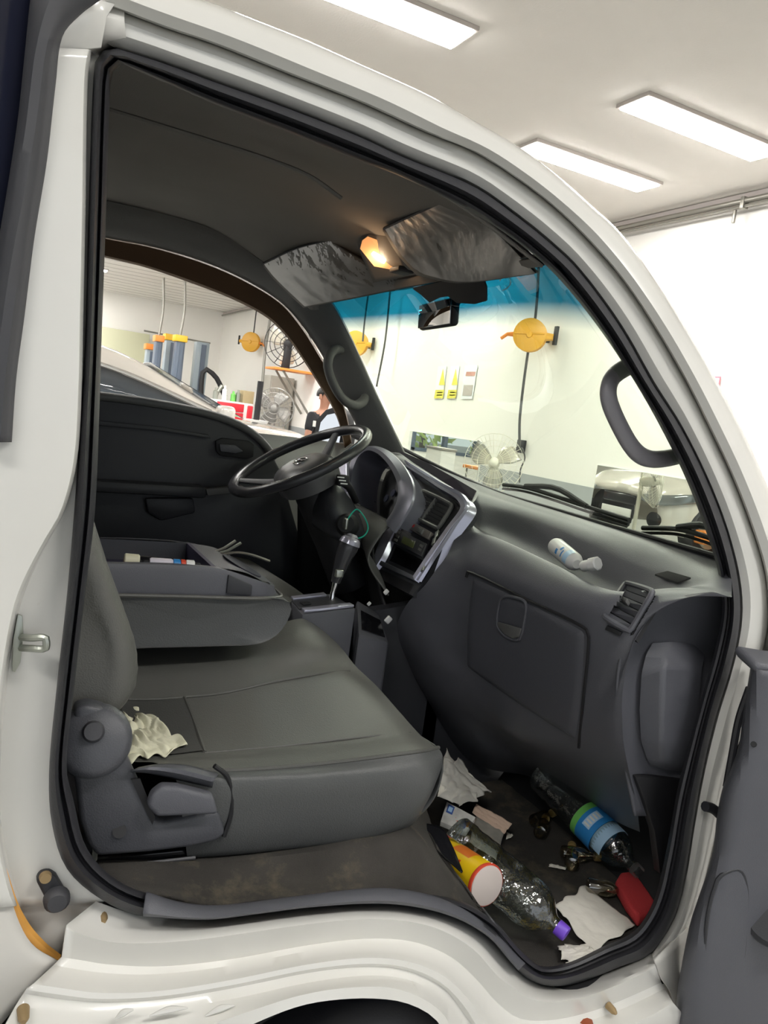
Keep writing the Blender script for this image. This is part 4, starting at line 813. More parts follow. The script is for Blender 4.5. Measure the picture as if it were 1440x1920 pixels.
MB().loft([[onD(x, y, .010) for x, y in ((942, 1160), (962, 1168), (985, 1175))], [onD(x, y, .016) for x, y in ((942, 1172), (960, 1182), (982, 1186))], [onD(x, y, .010) for x, y in ((952, 1186), (964, 1192), (978, 1194))]], 12, 10).build('latch_lip', M['pillar'], gb) if False else None
MB().prism([onD(x, y, .007) for x, y in ((941, 1166), (986, 1178), (980, 1195), (968, 1197), (952, 1189), (940, 1173))], (-.006, 0, .002), bev=.002).build('latch_pull', M['pillar'], gb)
# passenger vent
def vent(corners, off, nslat, name, label=None, split=0, barrel=True, thick_=.012, frame=M['plastic'], depth=.03):
    "corners TL,TR,BR,BL seen from the seat; slats run along the short way"
    c = [Vector(p) for p in corners]; n = (c[1]-c[0]).cross(c[3]-c[0]).normalized()
    if n.dot(CAM-c[0]) < 0: n = -n
    c = [p+n*off for p in c]
    def q(u, v, o=0): return c[0].lerp(c[1], u).lerp(c[3].lerp(c[2], u), v)+n*o
    o_ = MB().tube([q(.06, 0), q(.94, 0), q(1, .06), q(1, .94), q(.94, 1), q(.06, 1), q(0, .94), q(0, .06)], .006, 8, smooth=64, closed=True).build(name, frame, T, label=label)
    MB().prism([q(.02, .02, -depth), q(.98, .02, -depth), q(.98, .98, -depth), q(.02, .98, -depth)], n*(depth*.72)).build('dark_well', M['black'], o_)
    for k in range(nslat):
        v = (k+.5)/nslat; MB().prism([q(.03, v-.055, .0), q(.97, v-.055, .0), q(.97, v+.05, -.006), q(.03, v+.05, -.006)], n*-.002).build('louver', frame, o_)
    if split: MB().prism([q(.485, 0, .004), q(.525, 0, .004), q(.525, 1, .004), q(.485, 1, .004)], n*-.012, bev=.001).build('divider', frame, o_)
    return o_, q
c0_, c1_, c2_ = onD(1178, 1100), onD(1230, 1117), onD(1182, 1188)
nv_ = (c1_-c0_).cross(c2_-c0_).normalized()
v_, q_ = vent([c0_, c1_, onD(1186, 1192), onD(1138, 1164)], .010, 6, 'air_vent', 'slatted air vent at the passenger end of the dashboard')
MB().prism([q_(.42, .46, .004), q_(.62, .46, .004), q_(.62, .56, .004), q_(.42, .56, .004)], q_(0, 0, .012)-q_(0, 0, 0), bev=.002).build('vent_knob', M['pillar'], v_)
MB().prism([onD(1140, 1172), onD(1168, 1185), onD(1164, 1192), onD(1136, 1180)], (-.006, -.003, 0), bev=.001).build('vent_wheel', M['black'], v_)
sg = [onD(1228, 1083), onD(1252, 1077), onD(1296, 1090), onD(1270, 1099)]
MB().prism([p+Vector((-.002, 0, .004)) for p in sg], (0, 0, .004), bev=.001).build('demister_grille', mat('grille_dark', (.03, .03, .03), .8, bump=1, bscale=900), T)
# kick panel at the door end of the dash
kp = [[(1392, 1098, .075), (1300, 1108, .078), (1240, 1128, .085), (1190, 1172, .095), (1166, 1230, .10), (1158, 1310, .10), (1166, 1400, .10), (1182, 1480, .10), (1192, 1530, .10)],
      [(1392, 1112, .088), (1305, 1122, .09), (1250, 1142, .10), (1206, 1184, .108), (1182, 1240, .113), (1174, 1310, .113), (1180, 1400, .112), (1196, 1470, .112), (1205, 1530, .11)],
      [(1392, 1140, .092), (1330, 1142, .094), (1280, 1160, .105), (1232, 1200, .113), (1205, 1260, .118), (1198, 1320, .118), (1203, 1395, .118), (1215, 1455, .116), (1225, 1530, .11)],
      [(1392, 1200, .092), (1380, 1205, .094), (1360, 1220, .1), (1345, 1260, .105), (1330, 1310, .105), (1322, 1350, .105), (1315, 1400, .105), (1310, 1450, .10), (1300, 1530, .10)]]
kpo = MB().loft([Y3(r) for r in kp], 50, 24).build('kick_panel', M['plastic'], T, thick=.006, off=1)
ks = [[(1224, 1206), (1262, 1203), (1302, 1207), (1322, 1218)], [(1212, 1225), (1250, 1228), (1300, 1230), (1320, 1236)], [(1203, 1262), (1245, 1248), (1290, 1250), (1316, 1252)], [(1199, 1330), (1242, 1320), (1290, 1320), (1310, 1320)], [(1202, 1390), (1240, 1394), (1280, 1400), (1304, 1400)], [(1214, 1425), (1245, 1432), (1275, 1436), (1296, 1436)], [(1220, 1436), (1250, 1444), (1275, 1446), (1292, 1446)]]
kd = [.108, .092, .076, .068, .068, .080, .104]
ksm = [[S(a, b, y=(.108 if i == 0 else (d if i < 3 else d+.006))) for i, (a, b) in enumerate(r)] for r, d in zip(ks, kd)]
kco = MB().grid(ksm).build('raised_cover', M['plastic'], kpo, angle=18); md_ = kco.modifiers.new('b', 'BEVEL'); md_.width = .008; md_.segments = 4; md_.limit_method = 'ANGLE'; md_.angle_limit = math.radians(12)
MB().prism(Yc([(1191, 1456), (1285, 1462), (1262, 1560), (1250, 1630), (1238, 1640), (1228, 1560), (1208, 1500)], .10), (0, .02, 0), bev=.003).build('side_carpet', M['black'], T)
# footwell: floor, toe board, tunnel, engine cover
MB().grid([[Vector((x, y, .505+.002*noise.noise(Vector((x*30, y*30, 0))))) for x in [.80+k*.72/30 for k in range(31)]] for y in [.045+k*.72/30 for k in range(31)]]).build('floor_carpet', M['carpet'], T)
MB().loft([[(1.36, .08, .50), (1.40, .4, .50), (1.40, .78, .50)], [(1.46, .08, .60), (1.47, .4, .60), (1.47, .78, .60)], [(1.52, .08, .80), (1.53, .4, .80), (1.53, .78, .80)], [(1.52, .08, 1.2), (1.53, .4, 1.2), (1.53, .78, 1.2)]], 16, 16).build('toe_board', M['black'], T)
MB().prism([(.80, .80, .48), (1.56, .80, .48), (1.56, .80, 1.1), (.80, .80, .98)], (0, .04, 0)).build('tunnel_side', M['plastic_dk'], T)
MB().box((1.15, 1.1, .9), (.04, .6, .8)).build('driver_firewall', M['black'], T)
MB().prism([(.02, .80, .48), (.84, .80, .48), (.84, .80, .80), (.02, .80, .80)], (0, .6, 0)).build('driver_floor', M['black'], T)
# engine cover carpet between seat and sill
ec = [[(160, 1665, .06), (292, 1673, .05), (413, 1698, .048), (535, 1683, .048), (700, 1668, .048), (790, 1680, .045), (860, 1706, .045), (925, 1752, .05), (985, 1812, .055)],
      [(160, 1650, .09), (292, 1650, .085), (413, 1668, .08), (535, 1658, .08), (700, 1640, .08), (790, 1650, .08), (850, 1678, .085), (905, 1720, .09), (960, 1775, .10)],
      [(160, 1620, .12), (292, 1618, .12), (413, 1616, .12), (560, 1596, .12), (690, 1570, .125), (770, 1560, .14), (815, 1600, .15), (860, 1655, .14), (912, 1725, .10)],
      [(160, 1560, .30), (292, 1560, .30), (413, 1560, .30), (560, 1550, .30), (660, 1520, .30), (730, 1500, .30), (780, 1530, .28), (822, 1600, .20), (868, 1660, .15)],
      [(160, 1480, .75), (292, 1480, .75), (413, 1480, .75), (520, 1450, .75), (600, 1400, .75), (680, 1340, .75), (740, 1350, .74), (782, 1440, .50), (792, 1520, .34)]]
MB().loft([Y3(r) for r in ec], 60, 40).build('engine_cover_carpet', M['carpet'], T, thick=.006, off=-1)
ee = Y3([(740, 1350, .74), (782, 1440, .50), (792, 1520, .34), (822, 1600, .20), (868, 1660, .15), (912, 1725, .10), (985, 1812, .055)])
MB().loft([[p+Vector((0, 0, .002)) for p in ee], [p+Vector((.012, 0, -.03)) for p in ee], [Vector((p.x+.03, p.y, .49)) for p in ee]], 60, 16).build('engine_cover_side', M['carpet'], T, thick=.004, off=1)
# sill trim
st_o = [(268, 1718), (389, 1724), (486, 1713), (583, 1701), (700, 1694), (777, 1700), (854, 1721), (916, 1757), (957, 1803), (972, 1820)]
st_i = [(275, 1672), (340, 1692), (413, 1697), (535, 1683), (700, 1665), (790, 1674), (862, 1700), (925, 1745), (970, 1792), (985, 1806)]
stm = MB().loft([Yc(st_o, .025), Yc(mixpx(st_o, st_i, .0), .004), Yc(mixpx(st_o, st_i, .15), -.004), Yc(mixpx(st_o, st_i, .8), .012), Yc(mixpx(st_o, st_i, 1.0), .024), Yc(mixpx(st_o, st_i, .95), .06)], 80, 16).build('sill_trim', M['plastic'], T, thick=.003)
# front lower lip inside the door seal
lip_a = [(905, 1700), (950, 1765), (985, 1800), (1030, 1815), (1090, 1800), (1150, 1770), (1200, 1735), (1235, 1690)]
lip_b = [(925, 1725), (965, 1785), (1000, 1820), (1040, 1840), (1090, 1835), (1165, 1800), (1222, 1762), (1262, 1700)]
MB().loft([Yc(lip_a, .10), Yc(mixpx(lip_a, lip_b, .2), .06), Yc(mixpx(lip_a, lip_b, .6), .04), Yc(lip_b, .03)], 50, 12).build('step_lip', M['rubber_grey'], T, thick=.005, off=1)
# ---------------------------------------------------------------- centre stack
n0 = Vector((-1, 0, .537)).normalized(); p0 = Vector((.998, .70, 1.106))
def C(l, o=0): return [SP(a, b, p0, n0)+n0*o for a, b in l]
stack_back = MB().prism(C([(745, 866), (766, 868), (872, 952), (790, 1092), (770, 1115), (712, 1085), (700, 1060), (735, 960)], -.05), n0*.046).build('centre_stack', M['plastic_dk'], T)
def strip(l, r, name='silver_strip', w=.016, m=M['silver'], par_=None, flat=.45):
    return MB().tube(l, r, 12, smooth=60, flat=flat, nrm=tuple(n0)).build(name, m, par_ if par_ else T)
bz = MB().grid([cr(C([(704, 1060), (709, 1030), (722, 1000), (742, 968), (755, 938), (755, 908), (748, 885)], -.01), 50), cr(C([(705, 1062), (711, 1035), (726, 1003), (748, 968), (762, 935), (763, 905), (755, 880)], .012), 50), cr(C([(709, 1067), (722, 1045), (737, 1012), (757, 975), (772, 945), (778, 915), (772, 885)], .010), 50), cr(C([(711, 1068), (725, 1050), (741, 1015), (761, 977), (776, 948), (782, 915), (776, 884)], -.02), 50)]).build('silver_bezel', M['silver'], T)
MB().grid([cr(C([(758, 864), (829, 908), (884, 948), (849, 1003), (817, 1050), (786, 1094)], -.02), 90), cr(C([(758, 868), (826, 911), (876, 950), (845, 998), (812, 1045), (781, 1090)], .008), 90), cr(C([(758, 873), (822, 915), (868, 952), (840, 995), (808, 1040), (779, 1084)], .010), 90), cr(C([(757, 877), (818, 919), (862, 954), (836, 992), (804, 1037), (777, 1081)], -.03), 90)]).build('silver_edge', M['silver'], bz)
MB().grid([cr(C([(766, 866), (827, 903), (883, 944), (856, 991), (824, 1041), (792, 1093)], .004), 90), cr(C([(764, 866), (826, 905), (882, 946), (855, 992), (823, 1042), (790, 1093)], .012), 90), cr(C([(760, 870), (822, 912), (870, 952), (845, 994), (813, 1043), (782, 1088)], .004), 90)]).build('silver_outer_edge', M['silver'], bz)
MB().grid([cr(C([(756, 876), (800, 900), (852, 940), (868, 958)], .002), 20), cr(C([(775, 890), (795, 915), (848, 935), (858, 952)], -.01), 20)]).build('stack_top_shelf', M['plastic'], stack_back)
vc, qc = vent([*C([(792, 920), (850, 948), (822, 992), (762, 960)])], .002, 7, 'air_vent', 'twin centre air vents above the radio', split=1, frame=M['pillar'])
cl = MB().prism(C([(757, 970), (812, 1000), (806, 1014), (750, 984)], -.004), n0*.012, bev=.002).build('climate_panel', mat('warm_grey_plastic', (.16, .14, .135), .35), T)
MB().prism(C([(790, 992), (800, 997), (795, 1006), (786, 1001)], .006), n0*.008, bev=.002).build('climate_knob', M['pillar'], cl)
MB().prism(C([(772, 982), (782, 987), (779, 992), (769, 987)], .006), n0*.003).build('warning_button', M['redcloth'], cl)
MB().prism(C([(761, 976), (768, 980), (765, 985), (758, 981)], .006), n0*.003).build('white_button', M['pillar'], cl)
rd = MB().prism(C([(747, 993), (803, 1022), (793, 1046), (737, 1017)], -.006), n0*.014, bev=.002).build('radio', M['plastic_dk'], T)
MB().prism(C([(761, 1008), (783, 1019), (778, 1031), (756, 1020)], .007), n0*.002).build('radio_display', M['lcd'], rd)
for a, b in ((748, 1005), (751, 998), (790, 1030), (793, 1023), (745, 1012)): MB().prism(C([(a, b), (a+5, b+3), (a+3, b+7), (a-2, b+4)], .007), n0*.003).build('radio_button', M['pillar'], rd)
sl = MB().prism(C([(735, 1020), (792, 1050), (782, 1074), (722, 1047)], -.01), n0*.006).build('card_slot', M['gloss_black'], T)
MB().prism(C([(718, 1053), (782, 1083), (778, 1090), (714, 1061)], -.004), n0*.012, bev=.002).build('slot_shelf', M['plastic'], sl)
MB().prism(C([(712, 1066), (774, 1095), (764, 1112), (712, 1085)], -.012), n0*.01).build('lower_pocket', M['black'], sl)
MB().prism(C([(808, 1008), (820, 1000), (816, 1018), (803, 1032)], -.004), n0*.006).build('broken_gap', M['gloss_black'], T)
for a, b in ((815, 1013), (795, 1063), (820, 1000)): MB().prism(C([(a, b), (a+6, b-4), (a+3, b+8), (a-3, b+12)], .002), n0*.006, bev=.001).build('broken_tab', M['steel'], bz)
# cluster hood
n1 = Vector((-1, 0, .35)).normalized(); p1 = S(705, 900, y=1.07)
def H(l, o=0): return [SP(a, b, p1, n1)+n1*o for a, b in l]
op = [(662, 940), (663, 910), (667, 885), (677, 860), (693, 848), (711, 852), (729, 868), (744, 891), (752, 916), (751, 940), (742, 962), (730, 980)]
ou = [(652, 945), (653, 905), (658, 875), (672, 850), (695, 838), (722, 842), (745, 858), (766, 885), (778, 915), (774, 945), (758, 975), (742, 1000)]
bk = [(655, 945), (660, 905), (672, 872), (690, 850), (715, 838), (748, 840), (775, 858), (800, 885), (800, 915), (790, 945), (770, 975), (750, 1000)]
MB().grid([cr(H(op, -.09), 60), cr(H(op, -.02), 60), cr(H(op, .012), 60), cr(H(mixpx(op, ou, .5, 30), .018), 60), cr(H(ou, .006), 60), cr(H(ou, -.001), 60), cr(H(mixpx(op, ou, .6, 30), -.012), 60)]).build('cluster_hood', mat('hood_silver', (.24, .24, .29), .3, metal=.35), T)
ic = MB().prism(H(op, -.10), -n1*.01).build('instrument_cluster', M['black'], T)
for a, b in ((725, 935), (700, 945), (738, 925)): MB().lathe(SP(a, b, p1-n1*.085, n1), SP(a, b, p1-n1*.085, n1)+n1*.004, [(0, .012), (1, .012)], 18).build('dial', mat('dial_blue', (.04, .045, .07), .3), ic)
MB().loft([H([(655, 938), (690, 955), (735, 980)], -.005), H([(660, 955), (690, 978), (728, 1008)], .025), H([(665, 985), (688, 1010), (706, 1060)], .03), H([(660, 1020), (690, 1060), (710, 1110)], -.03)], 20, 16).build('column_shroud_panel', M['pillar'], T, thick=.004)
# top pad behind the hood toward the windscreen
tp_ = MB().loft([[S(738, 838, x=1.24), S(800, 866, x=1.3), S(860, 892, x=1.32), S(900, 915, x=1.31)], [S(700, 838, x=1.16), S(770, 858, x=1.20), S(830, 895, x=1.22), S(893, 935, x=1.2)], [S(690, 845, x=1.10), S(760, 868, x=1.13), S(826, 905, x=1.14), S(884, 948, x=1.115)], [S(690, 870, x=1.12), S(760, 890, x=1.14), S(826, 925, x=1.15), S(880, 965, x=1.12)]], 24, 16).build('dash_top_pad', M['plastic'], T)
_bp = BVHTree.FromPolygons([v.co for v in tp_.data.vertices], [p.vertices[:] for p in tp_.data.polygons])
ins_ = [(742, 843), (800, 868), (850, 896), (893, 924), (885, 940), (830, 903), (775, 868)]
def near_(u, v):
    p, q = onM(_bp, u, v, .004) if _bp.ray_cast(CAM, (FW*FPX+RT*(u-720)+UP*(960-v)).normalized())[0] else None, onD(u, v, .004)
    return p if p is not None and (p-CAM).length < (q-CAM).length else q
MB().prism([near_(u, v) for u, v in ins_], (-.001, 0, .002)).build('top_pad_inset', mat('inset_purple_grey', (.045, .04, .055), .5), tp_)
MB().prism(C([(778, 862), (880, 925), (870, 938), (775, 874)], .02), n0*.002).build('top_pad_inset', mat('inset_purple_grey', (.075, .07, .08), .5), T) if False else None
# left of the cluster: driver end of the dash
MB().loft([[S(600, 868, y=1.34), S(630, 860, y=1.28), S(655, 862, y=1.22)], [S(596, 900, y=1.32), S(628, 895, y=1.24), S(655, 900, y=1.16)], [S(600, 960, y=1.32), S(630, 955, y=1.22), S(658, 945, y=1.12)]], 14, 14).build('driver_dash_end', M['silver'], T, thick=.006)
MB().loft([[S(560, 925, y=1.30), S(620, 950, y=1.2), S(665, 950, y=1.08), (S(700, 1000, y=.95))], [S(560, 990, y=1.30), S(610, 1000, y=1.2), S(670, 1010, y=1.05), S(706, 1070, y=.9)], [S(560, 1100, y=1.30), S(610, 1100, y=1.2), S(690, 1120, y=1.0), S(730, 1150, y=.82)], [S(560, 1200, y=1.30), S(620, 1200, y=1.2), S(720, 1220, y=1.0), S(760, 1240, y=.8)]], 20, 20).build('lower_dash_driver', M['black'], T, thick=.006)
# ---------------------------------------------------------------- steering
wc = Vector((.765, 1.05, 1.357)); e1 = Vector((.858, 0, .513)); e2 = Vector((0, 1, 0)); wn = e1.cross(e2).normalized()
if wn.x > 0: wn = -wn
def W(a, r, o=0): return wc+(e1*math.cos(a)+e2*math.sin(a))*r+wn*o
sw = MB().tube([W(6.28318*k/64, .197) for k in range(64)], .0145, 14, closed=True).build('steering_wheel', mat('wheel_rim', (.045, .045, .05), .22, bump=.2, bscale=500), T)
hub = []
for k in range(10):
    f = k/9; r = .085*math.cos(f*1.45)**.55 if f < 1 else .004
    hub.append([W(6.28318*i/40, max(r, .003)*(1+.25*abs(math.sin(6.28318*i/40))), -.045+.04*math.sin(f*1.5)) for i in range(40)])
hub.insert(0, [W(6.28318*i/40, .08*(1+.25*abs(math.sin(6.28318*i/40))), -.08) for i in range(40)])
MB().grid(hub, cu=True).build('horn_pad', mat('horn_pad_grey', (.10, .10, .105), .35), sw)
for a in (.55, math.pi-.55, -.55, math.pi+.55):
    MB().tube([W(a, .06, -.05), W(a, .12, -.03), W(a*1.0, .19, 0)], [.026, .018, .013], 10, smooth=10, flat=.4, nrm=tuple(wn)).build('spoke', M['plastic_dk'], sw)
ec_ = W(0, 0, .0)
MB().tube([W(6.28318*k/24, .018*(1+.35*abs(math.sin(6.28318*k/24))), -.004) for k in range(24)], .0022, 6, closed=True).build('emblem', M['chrome'], sw)
MB().tube([W(2.2, .012, -.004), W(1.2, .006, -.003), W(-1.2, .006, -.003), W(-.9, .013, -.004)], .002, 6, smooth=10).build('emblem_mark', M['chrome'], sw)
MB().lathe(wc-wn*.07, wc-wn*.40, [(0, .05), (.1, .055), (.55, .055), (.9, .06), (1, .06)], 28).build('steering_column', M['black'], T)
MB().loft([[S(570, 905, y=1.12), S(620, 900, y=1.0), S(660, 945, y=.98)], [S(575, 950, y=1.05), S(625, 955, y=.93), S(678, 985, y=.93)], [S(590, 985, y=1.02), S(630, 1010, y=.93), S(690, 1030, y=.95)]], 18, 14).build('column_cover', M['plastic_dk'], T, thick=.006)
ig = S(652, 985, y=.90); iax = Vector((-.5, -.75, .2)).normalized()
igo = MB().lathe(ig+iax*.0, ig+iax*.03, [(0, .032), (.6, .030), (1, .022)], 24).build('ignition_lock', M['black'], T)
MB().box(ig+iax*.045, (.008, .022, .03), bev=.003).build('ignition_key', M['steel'], igo)
MB().tube([ig+iax*.05, S(668, 955, y=.88), S(682, 968, y=.87), S(690, 990, y=.87), S(682, 1005, y=.86), S(664, 1010, y=.86), S(660, 1003, y=.86)], .002, 8, smooth=40).build('green_key_cord', M['teal'], igo)
sk = MB().tube([S(668, 940, y=1.0), S(655, 915, y=.97), S(644, 903, y=.95)], [.009, .010, .014], 10).build('light_stalk', M['black'], T)
MB().box(S(642, 901, y=.94), (.03, .028, .03), bev=.004).build('stalk_knob', M['black'], sk)
for k in range(3): MB().box(S(639+k*3, 895+k*6, y=.922), (.02, .002, .003)).build('stalk_mark', M['white'], sk)
# ---------------------------------------------------------------- gear lever and console
MB().prism(Yc([(548, 1122), (598, 1152), (669, 1150), (672, 1192), (728, 1206), (750, 1320), (700, 1340), (640, 1250), (560, 1200)], .69), (0, .0, 0)) if False else None
g0, g1, g2, g3 = S(540, 1122, y=.80), S(618, 1112, y=.80), S(668, 1140, y=.68), S(566, 1152, y=.68)
gc = MB().prism([g0, g1, g2, g3], (0, 0, -.35), bev=.006).build('gear_console', M['plastic'], T)
def q4(u, v, o=0): return g0.lerp(g1, u).lerp(g3.lerp(g2, u), v)+Vector((0, 0, o))
MB().prism([q4(.05, .78, .001), q4(.97, .80, .001), q4(.97, .97, .001), q4(.05, .96, .001)], (0, 0, .006), bev=.001).build('silver_plate', M['silver'], gc)
MB().prism([q4(.05, .03, .001), q4(.82, .05, .001), q4(.80, .22, .001), q4(.05, .2, .001)], (0, 0, .006), bev=.001).build('silver_plate', M['silver'], gc)
MB().prism([q4(.02, .25, .001), q4(.95, .25, .001), q4(.95, .75, .001), q4(.02, .75, .001)], (0, 0, .002)).build('selector_plate', M['plastic_dk'], gc)
MB().prism([q4(.12, .42, .003), q4(.28, .42, .003), q4(.3, .6, .003), q4(.14, .6, .003)], (0, 0, .004), bev=.001).build('selector_window', M['black'], gc)
h0, h1, h2, h3 = S(668, 1122, y=.80), S(712, 1150, y=.80), S(730, 1206, y=.69), S(672, 1190, y=.69)
cb = MB().prism([h0, h1, h2, h3], (0, 0, -.34), bev=.008).build('cup_pocket', M['plastic'], T)
def q5(u, v, o=0): return h0.lerp(h1, u).lerp(h3.lerp(h2, u), v)+Vector((0, 0, o))
MB().prism([q5(.15, .3, .0), q5(.9, .3, .0), q5(.9, .85, .0), q5(.12, .85, .0)], (0, 0, .002)).build('pocket_well', M['gloss_black'], cb)
gr = MB().tube([S(622, 1130, y=.75), S(624, 1112, y=.75), S(630, 1090, y=.75)], [.009, .006, .008], 12, smooth=12).build('gear_lever', M['chrome'], T)
MB().tube([S(629, 1092, y=.75), S(636, 1070, y=.75), S(646, 1040, y=.75), S(655, 1020, y=.75), S(661, 1006, y=.75)], [.012, .016, .021, .026, .022], 16, smooth=24).build('gear_knob', mat('gear_knob_grey', (.05, .05, .055), .25), gr)
MB().tube([S(655, 1020, y=.745), S(659, 1010, y=.745), S(662, 1002, y=.745)], [.027, .024, .010], 16, smooth=12).build('knob_cap', M['silver'], gr)
MB().box(S(636, 1075, y=.73), (.02, .012, .02), bev=.003).build('knob_collar', M['steel'], gr)
for (u, v, s) in ((728, 1162, .016), (692, 1132, .009), (724, 1110, .012)):
    MB().box(S(u, v, y=.76), (s, s*.5, s*1.2), Matrix.Rotation(.7, 3, 'Y'), bev=.003).build('pale_button', M['white'], T)
# ---------------------------------------------------------------- seats
def F(u, v, y): return S(u, v, y=y)
cush = [
 [F(350, 1612, .155), F(500, 1600, .155), F(700, 1575, .155), F(775, 1545, .155), F(790, 1520, .17)],
 [F(350, 1600, .125), F(500, 1590, .125), F(700, 1565, .125), F(782, 1530, .128), F(802, 1500, .16)],
 [F(340, 1520, .110), F(500, 1510, .110), F(700, 1500, .110), F(805, 1475, .113), F(826, 1445, .16)],
 [F(330, 1462, .112), F(450, 1460, .112), F(600, 1455, .112), F(780, 1440, .115), F(830, 1418, .16)],
 [F(310, 1442, .135), F(430, 1444, .135), F(600, 1432, .135), F(775, 1410, .135), F(822, 1402, .18)],
 [F(290, 1430, .175), F(420, 1424, .175), F(600, 1412, .175), F(765, 1393, .175), F(808, 1392, .21)],
 [F(240, 1425, .215), F(400, 1412, .215), F(580, 1396, .215), F(745, 1378, .215), F(790, 1380, .24)],
 [F(215, 1380, .30), F(370, 1370, .30), F(540, 1350, .30), F(700, 1330, .30), F(752, 1338, .31)],
 [F(205, 1330, .39), F(350, 1318, .39), F(500, 1300, .39), F(650, 1275, .40), F(705, 1285, .42)],
 [F(200, 1296, .43), F(340, 1288, .43), F(480, 1272, .43), F(610, 1244, .47), F(668, 1250, .48)],
 [F(195, 1265, .47), F(340, 1256, .47), F(470, 1242, .47), F(600, 1212, .50), F(640, 1215, .55)],
 [F(190, 1230, .54), F(330, 1222, .54), F(460, 1210, .54), F(580, 1180, .57), F(610, 1186, .62)],
 [F(190, 1205, .60), F(330, 1200, .60), F(450, 1190, .60), F(560, 1160, .64), F(585, 1168, .68)]]
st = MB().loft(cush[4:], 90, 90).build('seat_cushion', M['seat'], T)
MB().loft(cush[:5], 90, 40).build('cushion_side', M['seat_side'], st)  # darker vinyl than the top: shade on the side is put into the colour
MB().tube(cush[4], .004, 8, smooth=60).build('piping', M['seat_dk'], st)
_bs = BVHTree.FromPolygons([v.co for v in st.data.vertices], [p.vertices[:] for p in st.data.polygons])
pr_ = [[onM(_bs, u, v, .003) for u, v in r] for r in ([(228, 1316), (285, 1316), (343, 1311)], [(228, 1350), (295, 1350), (356, 1340)], [(240, 1385), (300, 1385), (370, 1375)], [(255, 1418), (310, 1418), (380, 1410)])]
MB().loft(pr_, 16, 16).build('rear_inset', mat('rear_inset_vinyl', (.07, .07, .066), .5, bump=.3, bscale=420), st)
cf_ = cush[3:]; fr = [[r[-1]+Vector((-.006, .004, .0)) for r in cf_], [r[-1]+Vector((.006, .006, -.03)) for r in cf_], [r[-1]+Vector((.0, .012, -.09)) for r in cf_], [r[-1]+Vector((-.035, .02, -.14)) for r in cf_]]
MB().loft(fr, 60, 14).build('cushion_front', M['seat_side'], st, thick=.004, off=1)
# stitched centre panel and seams
pn = [[F(345, 1306, .435), F(500, 1284, .43), F(640, 1262, .425)], [F(380, 1360, .325), F(545, 1342, .32), F(700, 1318, .315)], [F(384, 1412, .225), F(560, 1396, .225), F(720, 1378, .225)]]
pn = [[p+Vector((0, 0, .0035)) for p in r] for r in pn]
def ridge(l, r=.003, name='seam', m=M['seat_dk']): return MB().tube([p+Vector((0, 0, -.0005)) for p in l], r, 6, smooth=30).build(name, m, st)
ridge([onM(_bs, u, v, .001) for u, v in ((228, 1312), (290, 1312), (345, 1308), (420, 1300), (520, 1278), (600, 1264), (655, 1258))])
ridge([onM(_bs, u, v, .001) for u, v in ((345, 1308), (362, 1350), (384, 1412))], .004)
ridge([onM(_bs, u, v, .0005) for u, v in ((384, 1412), (560, 1396), (700, 1380), (770, 1374))], .002)
# lower rear patch (darker)
# near side plastic: hinge cover, lever
hc = MB().prism(Yc([(140, 1330), (165, 1322), (200, 1330), (222, 1365), (230, 1400), (262, 1470), (285, 1530), (300, 1545), (410, 1520), (418, 1540), (424, 1566), (405, 1580), (360, 1590), (280, 1600), (182, 1608), (165, 1585), (150, 1540), (142, 1470), (134, 1440)], .105), (0, .035, 0), bev=.008, seg=3).build('recliner_cover', M['recliner'], T)
MB().lathe(F(176, 1388, .108), F(176, 1388, .088), [(0, .052), (.5, .050), (.9, .040), (1, .01)], 32).build('hinge_cap', M['recliner'], hc)
MB().lathe(F(175, 1372, .09), F(175, 1372, .082), [(0, .015), (1, .012)], 20).build('hinge_dimple', M['rubber_grey'], hc)
MB().lathe(F(224, 1558, .107), F(224, 1558, .102), [(0, .010), (1, .010)], 20).build('cover_hole', M['black'], hc)
MB().prism(Yc([(280, 1478), (300, 1462), (330, 1464), (395, 1480), (404, 1515), (290, 1520), (272, 1500)], .10), (0, -.022, 0), bev=.007, seg=3).build('recline_lever', M['plastic'], hc)
MB().loft([Yc([(245, 1448), (275, 1450), (330, 1462), (398, 1478)], .110), Yc([(247, 1445), (280, 1441), (335, 1446), (402, 1462)], .088), Yc([(260, 1438), (300, 1432), (350, 1434), (410, 1450)], .115)], 20, 8).build('lever_hood', M['plastic'], hc, thick=.003)
MB().tube(Yc([(402, 1436), (425, 1455), (434, 1490), (432, 1530), (420, 1568)], .112), .004, 8, smooth=20).build('cover_gap', M['black'], hc)
MB().prism(Yc([(245, 1460), (262, 1458), (290, 1530), (285, 1545)], .104), (0, -.003, 0)).build('cover_slot', M['black'], hc)
rl = MB().prism(Yc([(178, 1612), (370, 1592), (372, 1622), (205, 1636)], .135), (0, .03, 0), bev=.002).build('seat_rail', M['gloss_black'], T)
MB().tube(Yc([(200, 1626), (330, 1612), (366, 1608)], .128), .003, 6).build('rail_edge', M['rubber_grey'], rl)
MB().box(F(178, 1598, .115), (.008, .006, .026), bev=.002).build('rail_tab', M['steel'], rl)
MB().prism([(-.25, .16, .60), (.62, .16, .60), (.66, .16, .80), (-.25, .16, .86)], (0, .60, 0), bev=.01).build('seat_base', M['black'], T)
